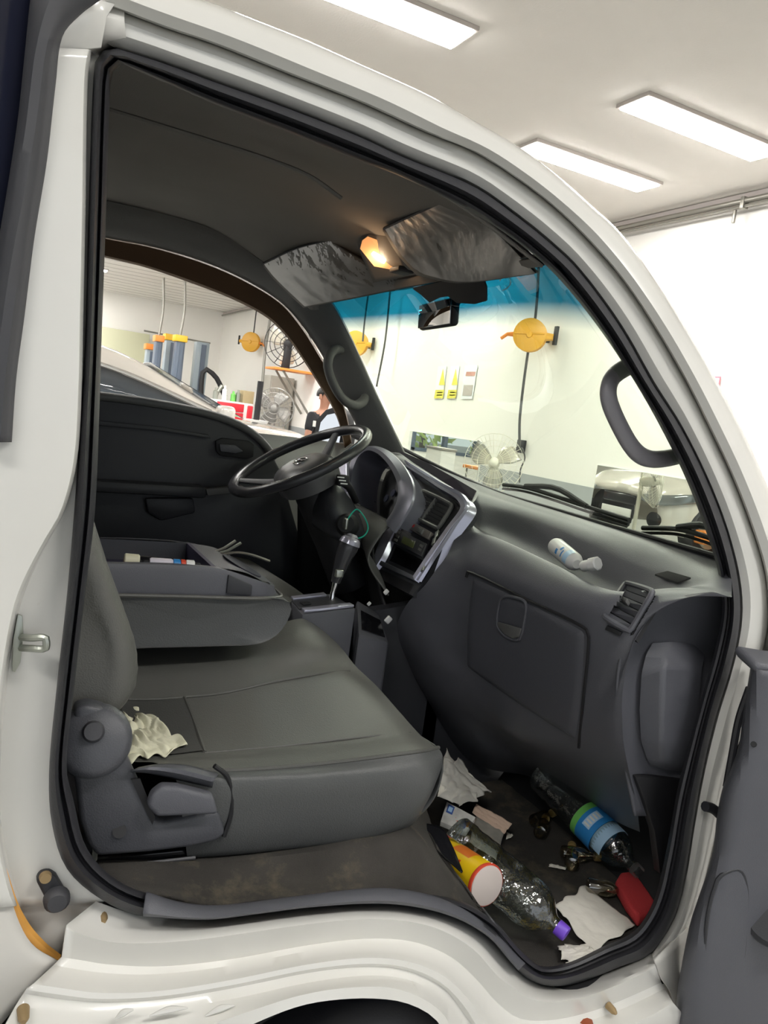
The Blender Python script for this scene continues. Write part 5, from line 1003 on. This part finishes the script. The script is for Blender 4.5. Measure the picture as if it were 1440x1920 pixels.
# passenger backrest
def brow(y, k): return [Vector((x+k, y, z)) for x, z in ((.06, .96), (.17, .985), (.222, 1.04), (.222, 1.10), (.20, 1.16), (.165, 1.24), (.12, 1.36), (.07, 1.50), (.03, 1.60), (-.03, 1.60), (-.02, 1.40), (.02, 1.15), (.04, 1.0))]
MB().loft([[Vector((.08, .165, 1.2)).lerp(p, .02) for p in brow(.16, 0)], [Vector((.08, .155, 1.2)).lerp(p, .6) for p in brow(.155, 0)], brow(.15, -.03), brow(.165, -.008), brow(.20, 0), brow(.32, -.012), brow(.43, 0)], 60, 30, closed=True).build('backrest', M['seat'], T)
MB().loft([brow(.72, -.02), brow(.74, 0), brow(.98, -.01), brow(1.22, 0), brow(1.25, -.03)], 60, 24, closed=True).build('driver_backrest', M['seat'], T)
MB().loft([[(.0, .78, .93), (.4, .78, .93), (.70, .78, .93), (.76, .78, .86)], [(.0, 1.0, .925), (.4, 1.0, .92), (.71, 1.0, .93), (.78, 1.0, .86)], [(.0, 1.26, .93), (.4, 1.26, .93), (.70, 1.26, .93), (.76, 1.26, .86)]], 24, 14).build('driver_seat_cushion', M['seat'], T, thick=.1, off=1)
# folding centre armrest with tray
ay0, ay1 = .45, .71
side = [(.20, 1.020), (.30, 1.022), (.42, 1.024), (.50, 1.028), (.535, 1.045), (.555, 1.075), (.56, 1.105), (.545, 1.118), (.47, 1.121), (.35, 1.122), (.22, 1.122), (.17, 1.122), (.165, 1.07), (.175, 1.03)]
def so_(l, y, s=0): 
    cx = sum(a for a, b in l)/len(l); cz = sum(b for a, b in l)/len(l); return [Vector((cx+(a-cx)*(1-s), y, cz+(b-cz)*(1-s))) for a, b in l]
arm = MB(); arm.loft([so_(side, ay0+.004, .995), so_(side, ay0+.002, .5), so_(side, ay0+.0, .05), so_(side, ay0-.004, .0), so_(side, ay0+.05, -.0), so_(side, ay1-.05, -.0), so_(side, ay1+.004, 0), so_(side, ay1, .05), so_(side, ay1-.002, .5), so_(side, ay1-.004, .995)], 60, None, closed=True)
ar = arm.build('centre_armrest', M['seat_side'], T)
up_o = [(.17, ay0+.002), (.40, ay0+.002), (.50, ay0+.008), (.54, ay0+.04), (.552, (ay0+ay1)/2), (.54, ay1-.04), (.50, ay1-.008), (.40, ay1-.002), (.17, ay1-.002)]
def tz(x): return 1.176 if x < .44 else 1.176-(x-.44)*.42
tray = MB()
m1 = [Vector((x, y, 1.120)) for x, y in up_o]; m2 = [Vector((x-.004 if x > .45 else x, y, tz(x)-.008)) for x, y in up_o]
cyy = (ay0+ay1)/2
def ins(k, z=None, zz=0): return [Vector((x-(k if x > .3 else -k*0), cyy+(y-cyy)*(1-k/.13), (tz(x) if z is None else z)+zz)) for x, y in up_o]
tray.loft([m1, m2, ins(.004, None, 0), ins(.012, None, .002), ins(.014)], 70)
tray.build('tray_rim', M['plastic'], ar)
# deck with a deep box at the rear and a cup recess in front
MB().loft([[Vector((.40, ay0+.016, tz(.40))), Vector((.46, ay0+.012, tz(.46))), Vector((.50, ay0+.022, tz(.50))), Vector((.533, ay0+.06, tz(.533)))], [Vector((.40, cyy, tz(.4))), Vector((.46, cyy, tz(.46))), Vector((.50, cyy, tz(.5))), Vector((.54, cyy, tz(.54)))], [Vector((.40, ay1-.016, tz(.40))), Vector((.46, ay1-.012, tz(.46))), Vector((.50, ay1-.022, tz(.50))), Vector((.533, ay1-.06, tz(.533)))]], 24, 16).build('tray_deck', M['plastic'], ar)
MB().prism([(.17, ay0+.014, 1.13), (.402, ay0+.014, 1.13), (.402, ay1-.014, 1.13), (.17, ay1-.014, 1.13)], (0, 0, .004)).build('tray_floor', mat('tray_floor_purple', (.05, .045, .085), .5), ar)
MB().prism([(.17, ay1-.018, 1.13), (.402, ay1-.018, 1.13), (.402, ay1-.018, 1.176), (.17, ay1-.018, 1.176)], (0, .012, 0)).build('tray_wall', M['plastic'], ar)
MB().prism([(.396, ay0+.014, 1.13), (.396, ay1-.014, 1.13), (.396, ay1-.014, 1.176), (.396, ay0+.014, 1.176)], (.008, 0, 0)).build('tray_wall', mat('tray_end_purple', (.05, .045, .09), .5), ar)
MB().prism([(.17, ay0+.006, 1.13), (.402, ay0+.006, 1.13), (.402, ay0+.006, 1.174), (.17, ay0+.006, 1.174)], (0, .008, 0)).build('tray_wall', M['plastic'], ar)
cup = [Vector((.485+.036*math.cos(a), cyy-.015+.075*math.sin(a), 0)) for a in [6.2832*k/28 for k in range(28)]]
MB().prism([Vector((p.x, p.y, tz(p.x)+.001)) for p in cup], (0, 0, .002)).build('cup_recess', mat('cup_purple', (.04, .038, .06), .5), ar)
MB().prism([(.425, ay0-.003, 1.185-.02), (.475, ay0-.003, 1.145), (.475, ay0-.003, 1.125), (.425, ay0-.003, 1.128)], (0, .012, 0), bev=.002).build('strap_notch', M['plastic_dk'], ar)
MB().tube([(.19, ay0-.003, 1.121), (.35, ay0-.004, 1.121), (.50, ay0-.003, 1.120), (.548, ay0+.03, 1.116), (.558, cyy, 1.112)], .004, 8, smooth=30).build('armrest_piping', M['seat'], ar)
# ---------------------------------------------------------------- open passenger door
dd = Vector((math.cos(math.radians(38)), -math.sin(math.radians(38)), 0))
def Dr(u, v, o=0):
    dn = Vector((-.25, -.968, 0)); return SP(u, v, Vector((1.36, -.06, .9))+dn*o, dn)
edge = [(1415, 1246), (1408, 1290), (1400, 1340), (1392, 1400), (1378, 1440), (1362, 1480), (1352, 1530), (1345, 1590), (1332, 1640), (1315, 1690), (1302, 1730), (1293, 1770), (1284, 1820), (1276, 1870), (1278, 1960)]
mid = [(1425, 1255), (1420, 1300), (1415, 1350), (1410, 1400), (1400, 1440), (1390, 1480), (1382, 1530), (1372, 1590), (1356, 1640), (1342, 1690), (1330, 1730), (1322, 1770), (1316, 1820), (1312, 1870), (1314, 1960)]
far = [(1560, 1265), (1560, 1300), (1560, 1350), (1560, 1400), (1560, 1440), (1560, 1480), (1560, 1530), (1560, 1590), (1560, 1640), (1560, 1690), (1560, 1730), (1560, 1770), (1560, 1820), (1560, 1870), (1560, 1960)]
od = MB().loft([[Dr(a, b, -.06) for a, b in edge], [Dr(a, b, -.005) for a, b in edge], [Dr(a, b, .02) for a, b in mixpx(edge, mid, .4, 40)], [Dr(a, b, .03) for a, b in mid], [Dr(a, b, .034) for a, b in mixpx(mid, far, .4, 40)], [Dr(a, b, .03) for a, b in far]], 60, 40).build('passenger_door_trim', M['plastic'], T, thick=.006)
MB().prism([Dr(1414, 1258, .03), Dr(1420, 1244, .03), Dr(1470, 1252, .03), Dr(1560, 1262, .03), Dr(1560, 1290, .03), Dr(1470, 1282, .03), Dr(1432, 1276, .03)], Dr(1, 1, 0)-Dr(1, 1, .05), bev=.012).build('trim_top_rail', M['plastic'], od)
MB().tube([Dr(1345, 1650, .032), Dr(1385, 1630, .036), Dr(1400, 1665, .036), Dr(1398, 1730, .036), Dr(1392, 1800, .036), Dr(1370, 1850, .034), Dr(1340, 1830, .032), Dr(1322, 1770, .032)], .004, 8, smooth=50, closed=True).build('pocket_outline', M['plastic_dk'], od)
MB().lathe(Dr(1455, 1710, .034), Dr(1455, 1710, .05), [(0, .066), (.7, .064), (1, .056)], 36).build('speaker_ring', M['plastic_dk'], od)
MB().lathe(Dr(1413, 1395, .033), Dr(1413, 1395, .036), [(0, .006), (1, .005)], 14).build('trim_clip', M['black'], od)
MB().tube([Dr(1405, 1290, -.01), Dr(1385, 1350, -.02), Dr(1372, 1420, -.02), Dr(1362, 1475, -.02)], .007, 8, smooth=20).build('door_rubber', M['rubber'], od)
MB().loft([[Dr(1440, 1300, -.10), Dr(1405, 1400, -.10), Dr(1375, 1520, -.10), Dr(1330, 1700, -.10), Dr(1300, 1900, -.10)], [Dr(1560, 1300, -.10), Dr(1560, 1400, -.10), Dr(1560, 1520, -.10), Dr(1560, 1700, -.10), Dr(1560, 1900, -.10)]], 16).build('door_skin', M['paint'], T, thick=.003)
MB().loft([Yc([(1228, 1800), (1238, 1830), (1262, 1870), (1270, 1960)], -.005), Yc([(1290, 1740), (1300, 1800), (1310, 1860), (1320, 1960)], .03)], 14).build('front_wing_edge', M['paint_worn'], T, thick=.004)
MB().box((1.40, .06, .55), (.10, .03, .35)).build('hinge_pillar_foot', M['paint_worn'], T)
# ================================================================ LOOSE THINGS
def paper(name, corners, mt, label, cat, amp=.01, n=26, seed=0, ragged=.06, sc_=3.0, fold=0, thick=.0012):
    c = [Vector(p) for p in corners]; rows = []; nn = (c[1]-c[0]).cross(c[3]-c[0]).normalized()
    if nn.z < 0: nn = -nn
    for j in range(n+1):
        row = []
        for i in range(n+1):
            u, v = i/n, j/n; e = min(u, v, 1-u, 1-v)
            du = ragged*noise.noise(Vector((u*4+seed, v*4, 1)))*max(0, 1-e*4); dv = ragged*noise.noise(Vector((u*4, v*4+seed, 5)))*max(0, 1-e*4)
            u2, v2 = u+du, v+dv; p = c[0].lerp(c[1], u2).lerp(c[3].lerp(c[2], u2), v2)
            h = amp*(abs(noise.noise(Vector((u*sc_+seed*3.1, v*sc_, seed))))*1.6+abs(noise.noise(Vector((u*sc_*2.6, v*sc_*2.6+seed, 2))))*.8)
            if fold: h += fold*max(0, 1-abs(u-.5)*3)*0+fold*abs(math.sin(u*math.pi*2))*.5
            row.append(p+nn*h)
        rows.append(row)
    o = MB().grid(rows).build(name, mt, None, thick=thick, angle=25); return tag(o, label, cat)
paper('crumpled_tissue', [F(214, 1348, .36), F(258, 1338, .38), F(348, 1398, .24), F(246, 1436, .19)], M['tissue_y'], 'crumpled yellowish white tissue lying on the rear of the passenger seat', 'tissue', amp=.013, n=44, seed=3, ragged=.2, sc_=2.2)
Z = lambda u, v, z: S(u, v, z=z)
paper('crumpled_tissue', [Z(835, 1405, .67), Z(918, 1488, .58), Z(862, 1512, .59), Z(805, 1486, .67)], M['tissue'], 'crumpled white tissue on the floor beside the front edge of the seat', 'tissue', amp=.012, n=44, seed=8, ragged=.2, sc_=2.2)
paper('paper_napkin', [Z(1098, 1660, .515), Z(1190, 1735, .515), Z(1110, 1785, .515), Z(1040, 1700, .53)], M['tissue'], 'large square white paper napkin lying on the footwell floor', 'napkin', amp=.004, n=34, seed=1, ragged=.08, sc_=1.6)
paper('torn_tissue', [Z(1045, 1775, .515), Z(1105, 1772, .515), Z(1122, 1796, .515), Z(1060, 1808, .515)], M['tissue'], 'small torn tissue scrap below the napkin at the footwell edge', 'tissue', amp=.004, n=24, seed=5, ragged=.25)
paper('peach_card', [Z(893, 1508, .56), Z(960, 1545, .55), Z(945, 1566, .53), Z(885, 1525, .55)], M['peach'], 'peach coloured folded card behind the printed blister packs', 'card', amp=.004, n=14, seed=4, ragged=.03)
paper('grey_card', [Z(893, 1530, .545), Z(948, 1552, .535), Z(930, 1612, .53), Z(880, 1580, .55)], M['card_back'], 'grey printed packet lying in front of the peach card', 'packet', amp=.003, n=14, seed=6, ragged=.03)
# printed box
b0 = [Z(838, 1503, .60), Z(892, 1532, .59), Z(874, 1560, .57), Z(826, 1540, .58)]
bx = MB().prism(b0, (0, 0, -.012), bev=.001).build('medicine_packet', M['card'], None); tag(bx, 'white printed packet with two blue squares beside the seat edge', 'packet')
def bq(u, v): return b0[0].lerp(b0[1], u).lerp(b0[3].lerp(b0[2], u), v)+Vector((0, 0, .001))
def bpatch(u0, u1, v0, v1, m, nm): MB().prism([bq(u0, v0), bq(u1, v0), bq(u1, v1), bq(u0, v1)], (0, 0, .0008)).build(nm, m, bx, smooth=False)
NB = mat('print_navy', (.05, .12, .42), .5)
bpatch(.08, .3, .1, .5, NB, 'blue_label'); bpatch(.68, .9, .5, .9, NB, 'blue_label'); bpatch(.45, .58, .55, .7, M['red'], 'red_mark'); bpatch(.9, .97, .45, .75, M['cap_o'], 'orange_mark'); bpatch(.12, .26, .18, .42, M['ltblue'], 'label_text')
# clear bottles
def bottle(A, B, R, label, ribs, cap=None, nm='water_bottle', body=None, full=True, grp=None):
    A = Vector(A); B = Vector(B)
    prof = [(0, R*.3), (.005, R*.75), (.02, R*.95), (.04, R), (.1, R*.99), (.2, R*.96), (.3, R), (.42, R*.97), (.5, R), (.62, R), (.74, R*.99), (.81, R*.93), (.87, R*.77), (.915, R*.52), (.94, R*.34), (.96, R*.30), (1.0, R*.29)]
    pr = []
    for k in range(61):
        h = k/60
        for (h0_, r0), (h1_, r1) in zip(prof, prof[1:]):
            if h0_ <= h <= h1_: r = r0+(r1-r0)*(h-h0_)/(h1_-h0_); break
        pr.append((h, r*(1+ribs*(math.sin(h*60) if .05 < h < .6 else 0))))
    t = empty(nm, (A+B)/2, label, 'bottle', grp)
    MB().lathe(A, B, pr, 36, capb=False, rib=lambda h, a: .02*math.sin(a*6)*(1 if .08 < h < .55 else 0)).build('bottle_body', body or M['pet'], t)
    return t
A, B = Z(845, 1565, .63), Z(1048, 1740, .555); ax = (B-A).normalized()
t = bottle(A, B, .050, 'large crinkled clear bottle with a purple cap lying in the near footwell', .012)
MB().lathe(B-ax*.004, B+ax*.018, [(0, .0155), (.8, .0155), (1, .014)], 28, rib=lambda h, a: .03*math.sin(a*24)).build('cap', M['purple'], t, label='purple screw cap')
A, B = Z(1015, 1450, .63), Z(1190, 1628, .555); ax = (B-A).normalized()
t = bottle(A, B, .046, 'clear water bottle with a blue and green label lying near the toe board', .02)
lb = MB(); 
def band(h0_, h1_, R, m, nm, a0=0, a1=6.2832, off=.0):
    u = ax.orthogonal().normalized(); v = ax.cross(u); L = (B-A).length; n = 30
    c = (a1-a0 > 6.2)
    MB().grid([[A+ax*(L*h)+(u*math.cos(a0+(a1-a0)*k/n)+v*math.sin(a0+(a1-a0)*k/n))*(R+off) for k in range(n+(0 if c else 1))] for h in (h0_, (h0_+h1_)/2, h1_)], cu=c).build(nm, m, t)
band(.50, .55, .0475, M['green'], 'green_label_band'); band(.55, .70, .0475, M['blue'], 'blue_label_band')
u_ = ax.orthogonal().normalized(); v_2 = ax.cross(u_); tc_ = (CAM-(A+ax*(B-A).length*.6)); a_c = math.atan2(tc_.dot(v_2), tc_.dot(u_))
band(.585, .655, .0485, M['ltblue'], 'label_oval', a_c-.75, a_c+.3); band(.70, .80, .0455, M['ltblue'], 'light_blue_label_band', a_c-1.9, a_c+1.0)
for k in range(5): band(.595+.0, .645, .0492, M['white'], 'label_letter', a_c-.65+k*.19, a_c-.55+k*.19)
MB().lathe(B-ax*.002, B+ax*.016, [(0, .0155), (1, .0145)], 24).build('cap', M['film'], t, label='clear screw cap')
# yellow can
A, B = S(806, 1588, y=.36), S(912, 1660, y=.17); ax = (B-A).normalized(); Rc = .041; A = B-ax*min((B-A).length, .23)
t = empty('snack_can', (A+B)/2, 'yellow cardboard snack can with a white end lying beside the sill', 'can')
MB().lathe(A, B, [(0, Rc*.97), (.02, Rc), (.98, Rc), (1, Rc*.95)], 40).build('can_body', M['yellow'], t)
MB().lathe(B-ax*.006, B+ax*.001, [(0, Rc*1.03), (.6, Rc*1.04), (1, Rc*1.0)], 40).build('red_rim', M['red'], t)
MB().lathe(B+ax*.0005, B+ax*.0035, [(0, Rc*.96), (.7, Rc*.95), (1, Rc*.90)], 40).build('white_end', mat('can_end', (.68, .60, .56), .5), t)
u_ = ax.orthogonal().normalized(); v_2 = ax.cross(u_); tc_ = CAM-(A+B)/2; a_c = math.atan2(tc_.dot(v_2), tc_.dot(u_)); L_ = (B-A).length
def cband(h0_, h1_, a0, a1, m, nm):
    MB().grid([[A+ax*(L_*h)+(u_*math.cos(a0+(a1-a0)*k/16)+v_2*math.sin(a0+(a1-a0)*k/16))*(Rc*1.012) for k in range(17)] for h in (h0_, h1_)]).build(nm, m, t)
up_a = math.atan2(Vector((0, 0, 1)).dot(v_2), Vector((0, 0, 1)).dot(u_))
cband(.5, .78, up_a-.5, up_a+.35, mat('can_print_orange', (.85, .22, .03), .4), 'printed_panel'); cband(.12, .3, up_a-.4, up_a+.5, M['red'], 'printed_panel')
for k in range(4): cband(.52+k*.06, .55+k*.06, a_c-.3, a_c+.1, M['red'], 'printed_line')
# black strap / leaf shaped thing across the can
lf = [[Z(778, 1545, .70), Z(786, 1550, .70), Z(795, 1556, .70)], [Z(800, 1544, .70), Z(806, 1562, .70), Z(806, 1580, .69)], [Z(828, 1552, .695), Z(826, 1580, .69), Z(828, 1604, .685)], [Z(848, 1585, .685), Z(846, 1605, .68), Z(846, 1618, .68)], [Z(868, 1634, .675), Z(867, 1635, .675), Z(866, 1636, .675)]]
tag(MB().loft([[Vector(p) for p in r] for r in lf], 10, 24).build('black_strap', M['gloss_black'], None, thick=.002), 'glossy black pointed flap lying over the yellow can', 'strap')
# red sponge
rs = [Z(1150, 1672, .510), Z(1160, 1655, .510), Z(1185, 1652, .510), Z(1212, 1690, .510), Z(1225, 1710, .510), Z(1218, 1730, .510), Z(1194, 1742, .510), Z(1172, 1712, .510)]
tag(MB().prism(rs, (0, 0, .028), bev=.008, seg=3).build('red_sponge', M['redcloth'], None), 'dull red sponge lying at the front corner of the footwell', 'sponge')
# small brown glass bottles
def vial(u, v, du, dv, label, R=.017, L=.085, z=.526):
    A = Z(u, v, z); d = Vector((du, dv, 0)).normalized(); B = A+d*L
    t = empty('small_bottle', A, label, 'bottle', 'small glass bottles on the footwell floor')
    MB().lathe(A, B, [(0, R*.6), (.03, R*.95), (.06, R), (.6, R), (.72, R*.75), (.8, R*.42), (1, R*.42)], 24, capb=False).build('bottle_body', M['vial'], t)
    MB().lathe(A+d*L*.97, A+d*L*1.14, [(0, R*.62), (.2, R*.64), (1, R*.6)], 20).build('cap', M['amber'], t)
vial(1000, 1540, .8, .25, 'small brown glass bottle farthest back, nearest the black wall')
vial(1012, 1562, .6, .55, 'small brown glass bottle just in front of the farthest one')
vial(1052, 1598, .75, -.35, 'small brown glass bottle left of the blue labelled bottle, upper of the middle pair')
vial(1072, 1622, .5, .6, 'small brown glass bottle left of the blue labelled bottle, lower of the middle pair')
vial(1100, 1660, .7, -.4, 'small brown glass bottle closest to the white napkin')
vial(1118, 1600, .3, .8, 'small brown glass bottle tucked beside the blue label, nearest the bottle neck')
# scraps
for k, (u, v, mt, lb) in enumerate(((1030, 1620, 'tissue', 'thin pale paper strip on the carpet left of the small bottles'), (950, 1560, 'tissue', 'tiny white paper scrap at the corner of the grey packet'))):
    paper('paper_scrap', [Z(u, v, .512), Z(u+32 if k == 0 else u+12, v+7, .512), Z(u+30 if k == 0 else u+8, v+11, .512), Z(u-1, v+5 if k == 0 else v+14, .512)], M[mt], lb, 'paper scrap', amp=.003, n=8, seed=k)
# white bottle in the dash tray
A, B = S(1040, 1022, x=1.20), S(1082, 1058, x=1.17); ax = (B-A).normalized()
t = empty('lotion_bottle', (A+B)/2, 'white plastic bottle with blue print lying in the dashboard tray', 'bottle')
MB().lathe(A, B, [(0, .012), (.04, .019), (.1, .021), (.85, .021), (.95, .017), (1, .010)], 28).build('bottle_body', M['white'], t)
u_ = ax.orthogonal().normalized(); v_2 = ax.cross(u_); tc_ = CAM-(A+B)/2; a_c = math.atan2(tc_.dot(v_2), tc_.dot(u_)); L_ = (B-A).length; Rc = .0212
cband(.72, .88, a_c-.9, a_c+.9, M['ltblue'], 'blue_band'); cband(.40, .48, a_c+.1, a_c+.7, M['blue'], 'blue_print'); cband(.52, .58, a_c-.5, a_c+.0, M['blue'], 'blue_print'); cband(.62, .66, a_c-.2, a_c+.6, M['blue'], 'blue_print')
A2_, B2_ = S(1092, 1062, x=1.15), S(1122, 1056, x=1.155)
tag(MB().lathe(A2_, B2_, [(0, .010), (.1, .012), (.5, .012), (.55, .0145), (.95, .0145), (1, .012)], 24, rib=lambda h, a: .04*math.sin(a*16) if h > .5 else 0).build('white_cap', M['white'], None), 'small white ribbed cap beside the lotion bottle in the tray', 'cap')
# things in the armrest tray
def pen(A, B, r, segs, label, nm='marker_pen', cat='pen'):
    A = Vector(A); B = Vector(B); t = empty(nm, (A+B)/2, label, cat); d = B-A
    for a, b, rr_, m_, n_ in segs: MB().lathe(A+d*a, A+d*b, [(0, r*rr_*.85), (.08, r*rr_), (.92, r*rr_), (1, r*rr_*.85)], 18).build(n_, m_, t)
pen(F(232, 1050, .485), F(300, 1056, .48), .013, [(0, .42, 1, mat('cream_cap', (.74, .70, .52), .4), 'cap'), (.42, 1, .85, M['gloss_black'], 'barrel')], 'cream capped black marker in the armrest tray')
pen(F(280, 1056, .475), F(375, 1062, .47), .011, [(0, .45, 1, mat('pale_lilac', (.75, .7, .78), .4), 'barrel'), (.45, .6, 1.02, M['blue'], 'blue_band'), (.6, .7, 1.02, M['red'], 'red_band'), (.7, .88, 1, M['white'], 'barrel_end'), (.88, 1, .6, M['black'], 'nozzle')], 'white glue tube with blue and red bands in the armrest tray', 'glue_tube', 'tube')
pen(F(352, 1066, .465), F(385, 1070, .46), .005, [(0, 1, 1, M['black'], 'barrel')], 'thin black pen end beside the glue tube', 'thin_pen')
paper('brown_wrapper', [Vector((.172, .47, 1.15)), Vector((.228, .47, 1.15)), Vector((.222, .54, 1.155)), Vector((.172, .54, 1.155))], mat('brown_paper', (.25, .13, .09), .6), 'crumpled brown wrapper at the rear of the armrest tray', 'wrapper', amp=.016, seed=9, ragged=.2, n=16)
kt = empty('folding_tool', F(430, 1022, .66), 'grey metal folding tool lying on the far edge of the armrest', 'tool')
MB().tube([F(400, 1036, .66), F(420, 1028, .66), F(442, 1014, .66)], .006, 8, flat=.5, nrm=(0, 0, 1)).build('blade', M['galv'], kt)
MB().tube([F(404, 1040, .65), F(428, 1032, .65), F(452, 1018, .65)], .006, 8, flat=.5, nrm=(0, 0, 1)).build('handle', M['steel'], kt)
MB().tube([F(410, 1042, .64), F(440, 1036, .64), F(470, 1040, .64), F(505, 1052, .64)], .006, 8, smooth=12, flat=.5, nrm=(0, 0, 1)).build('handle', M['galv'], kt)
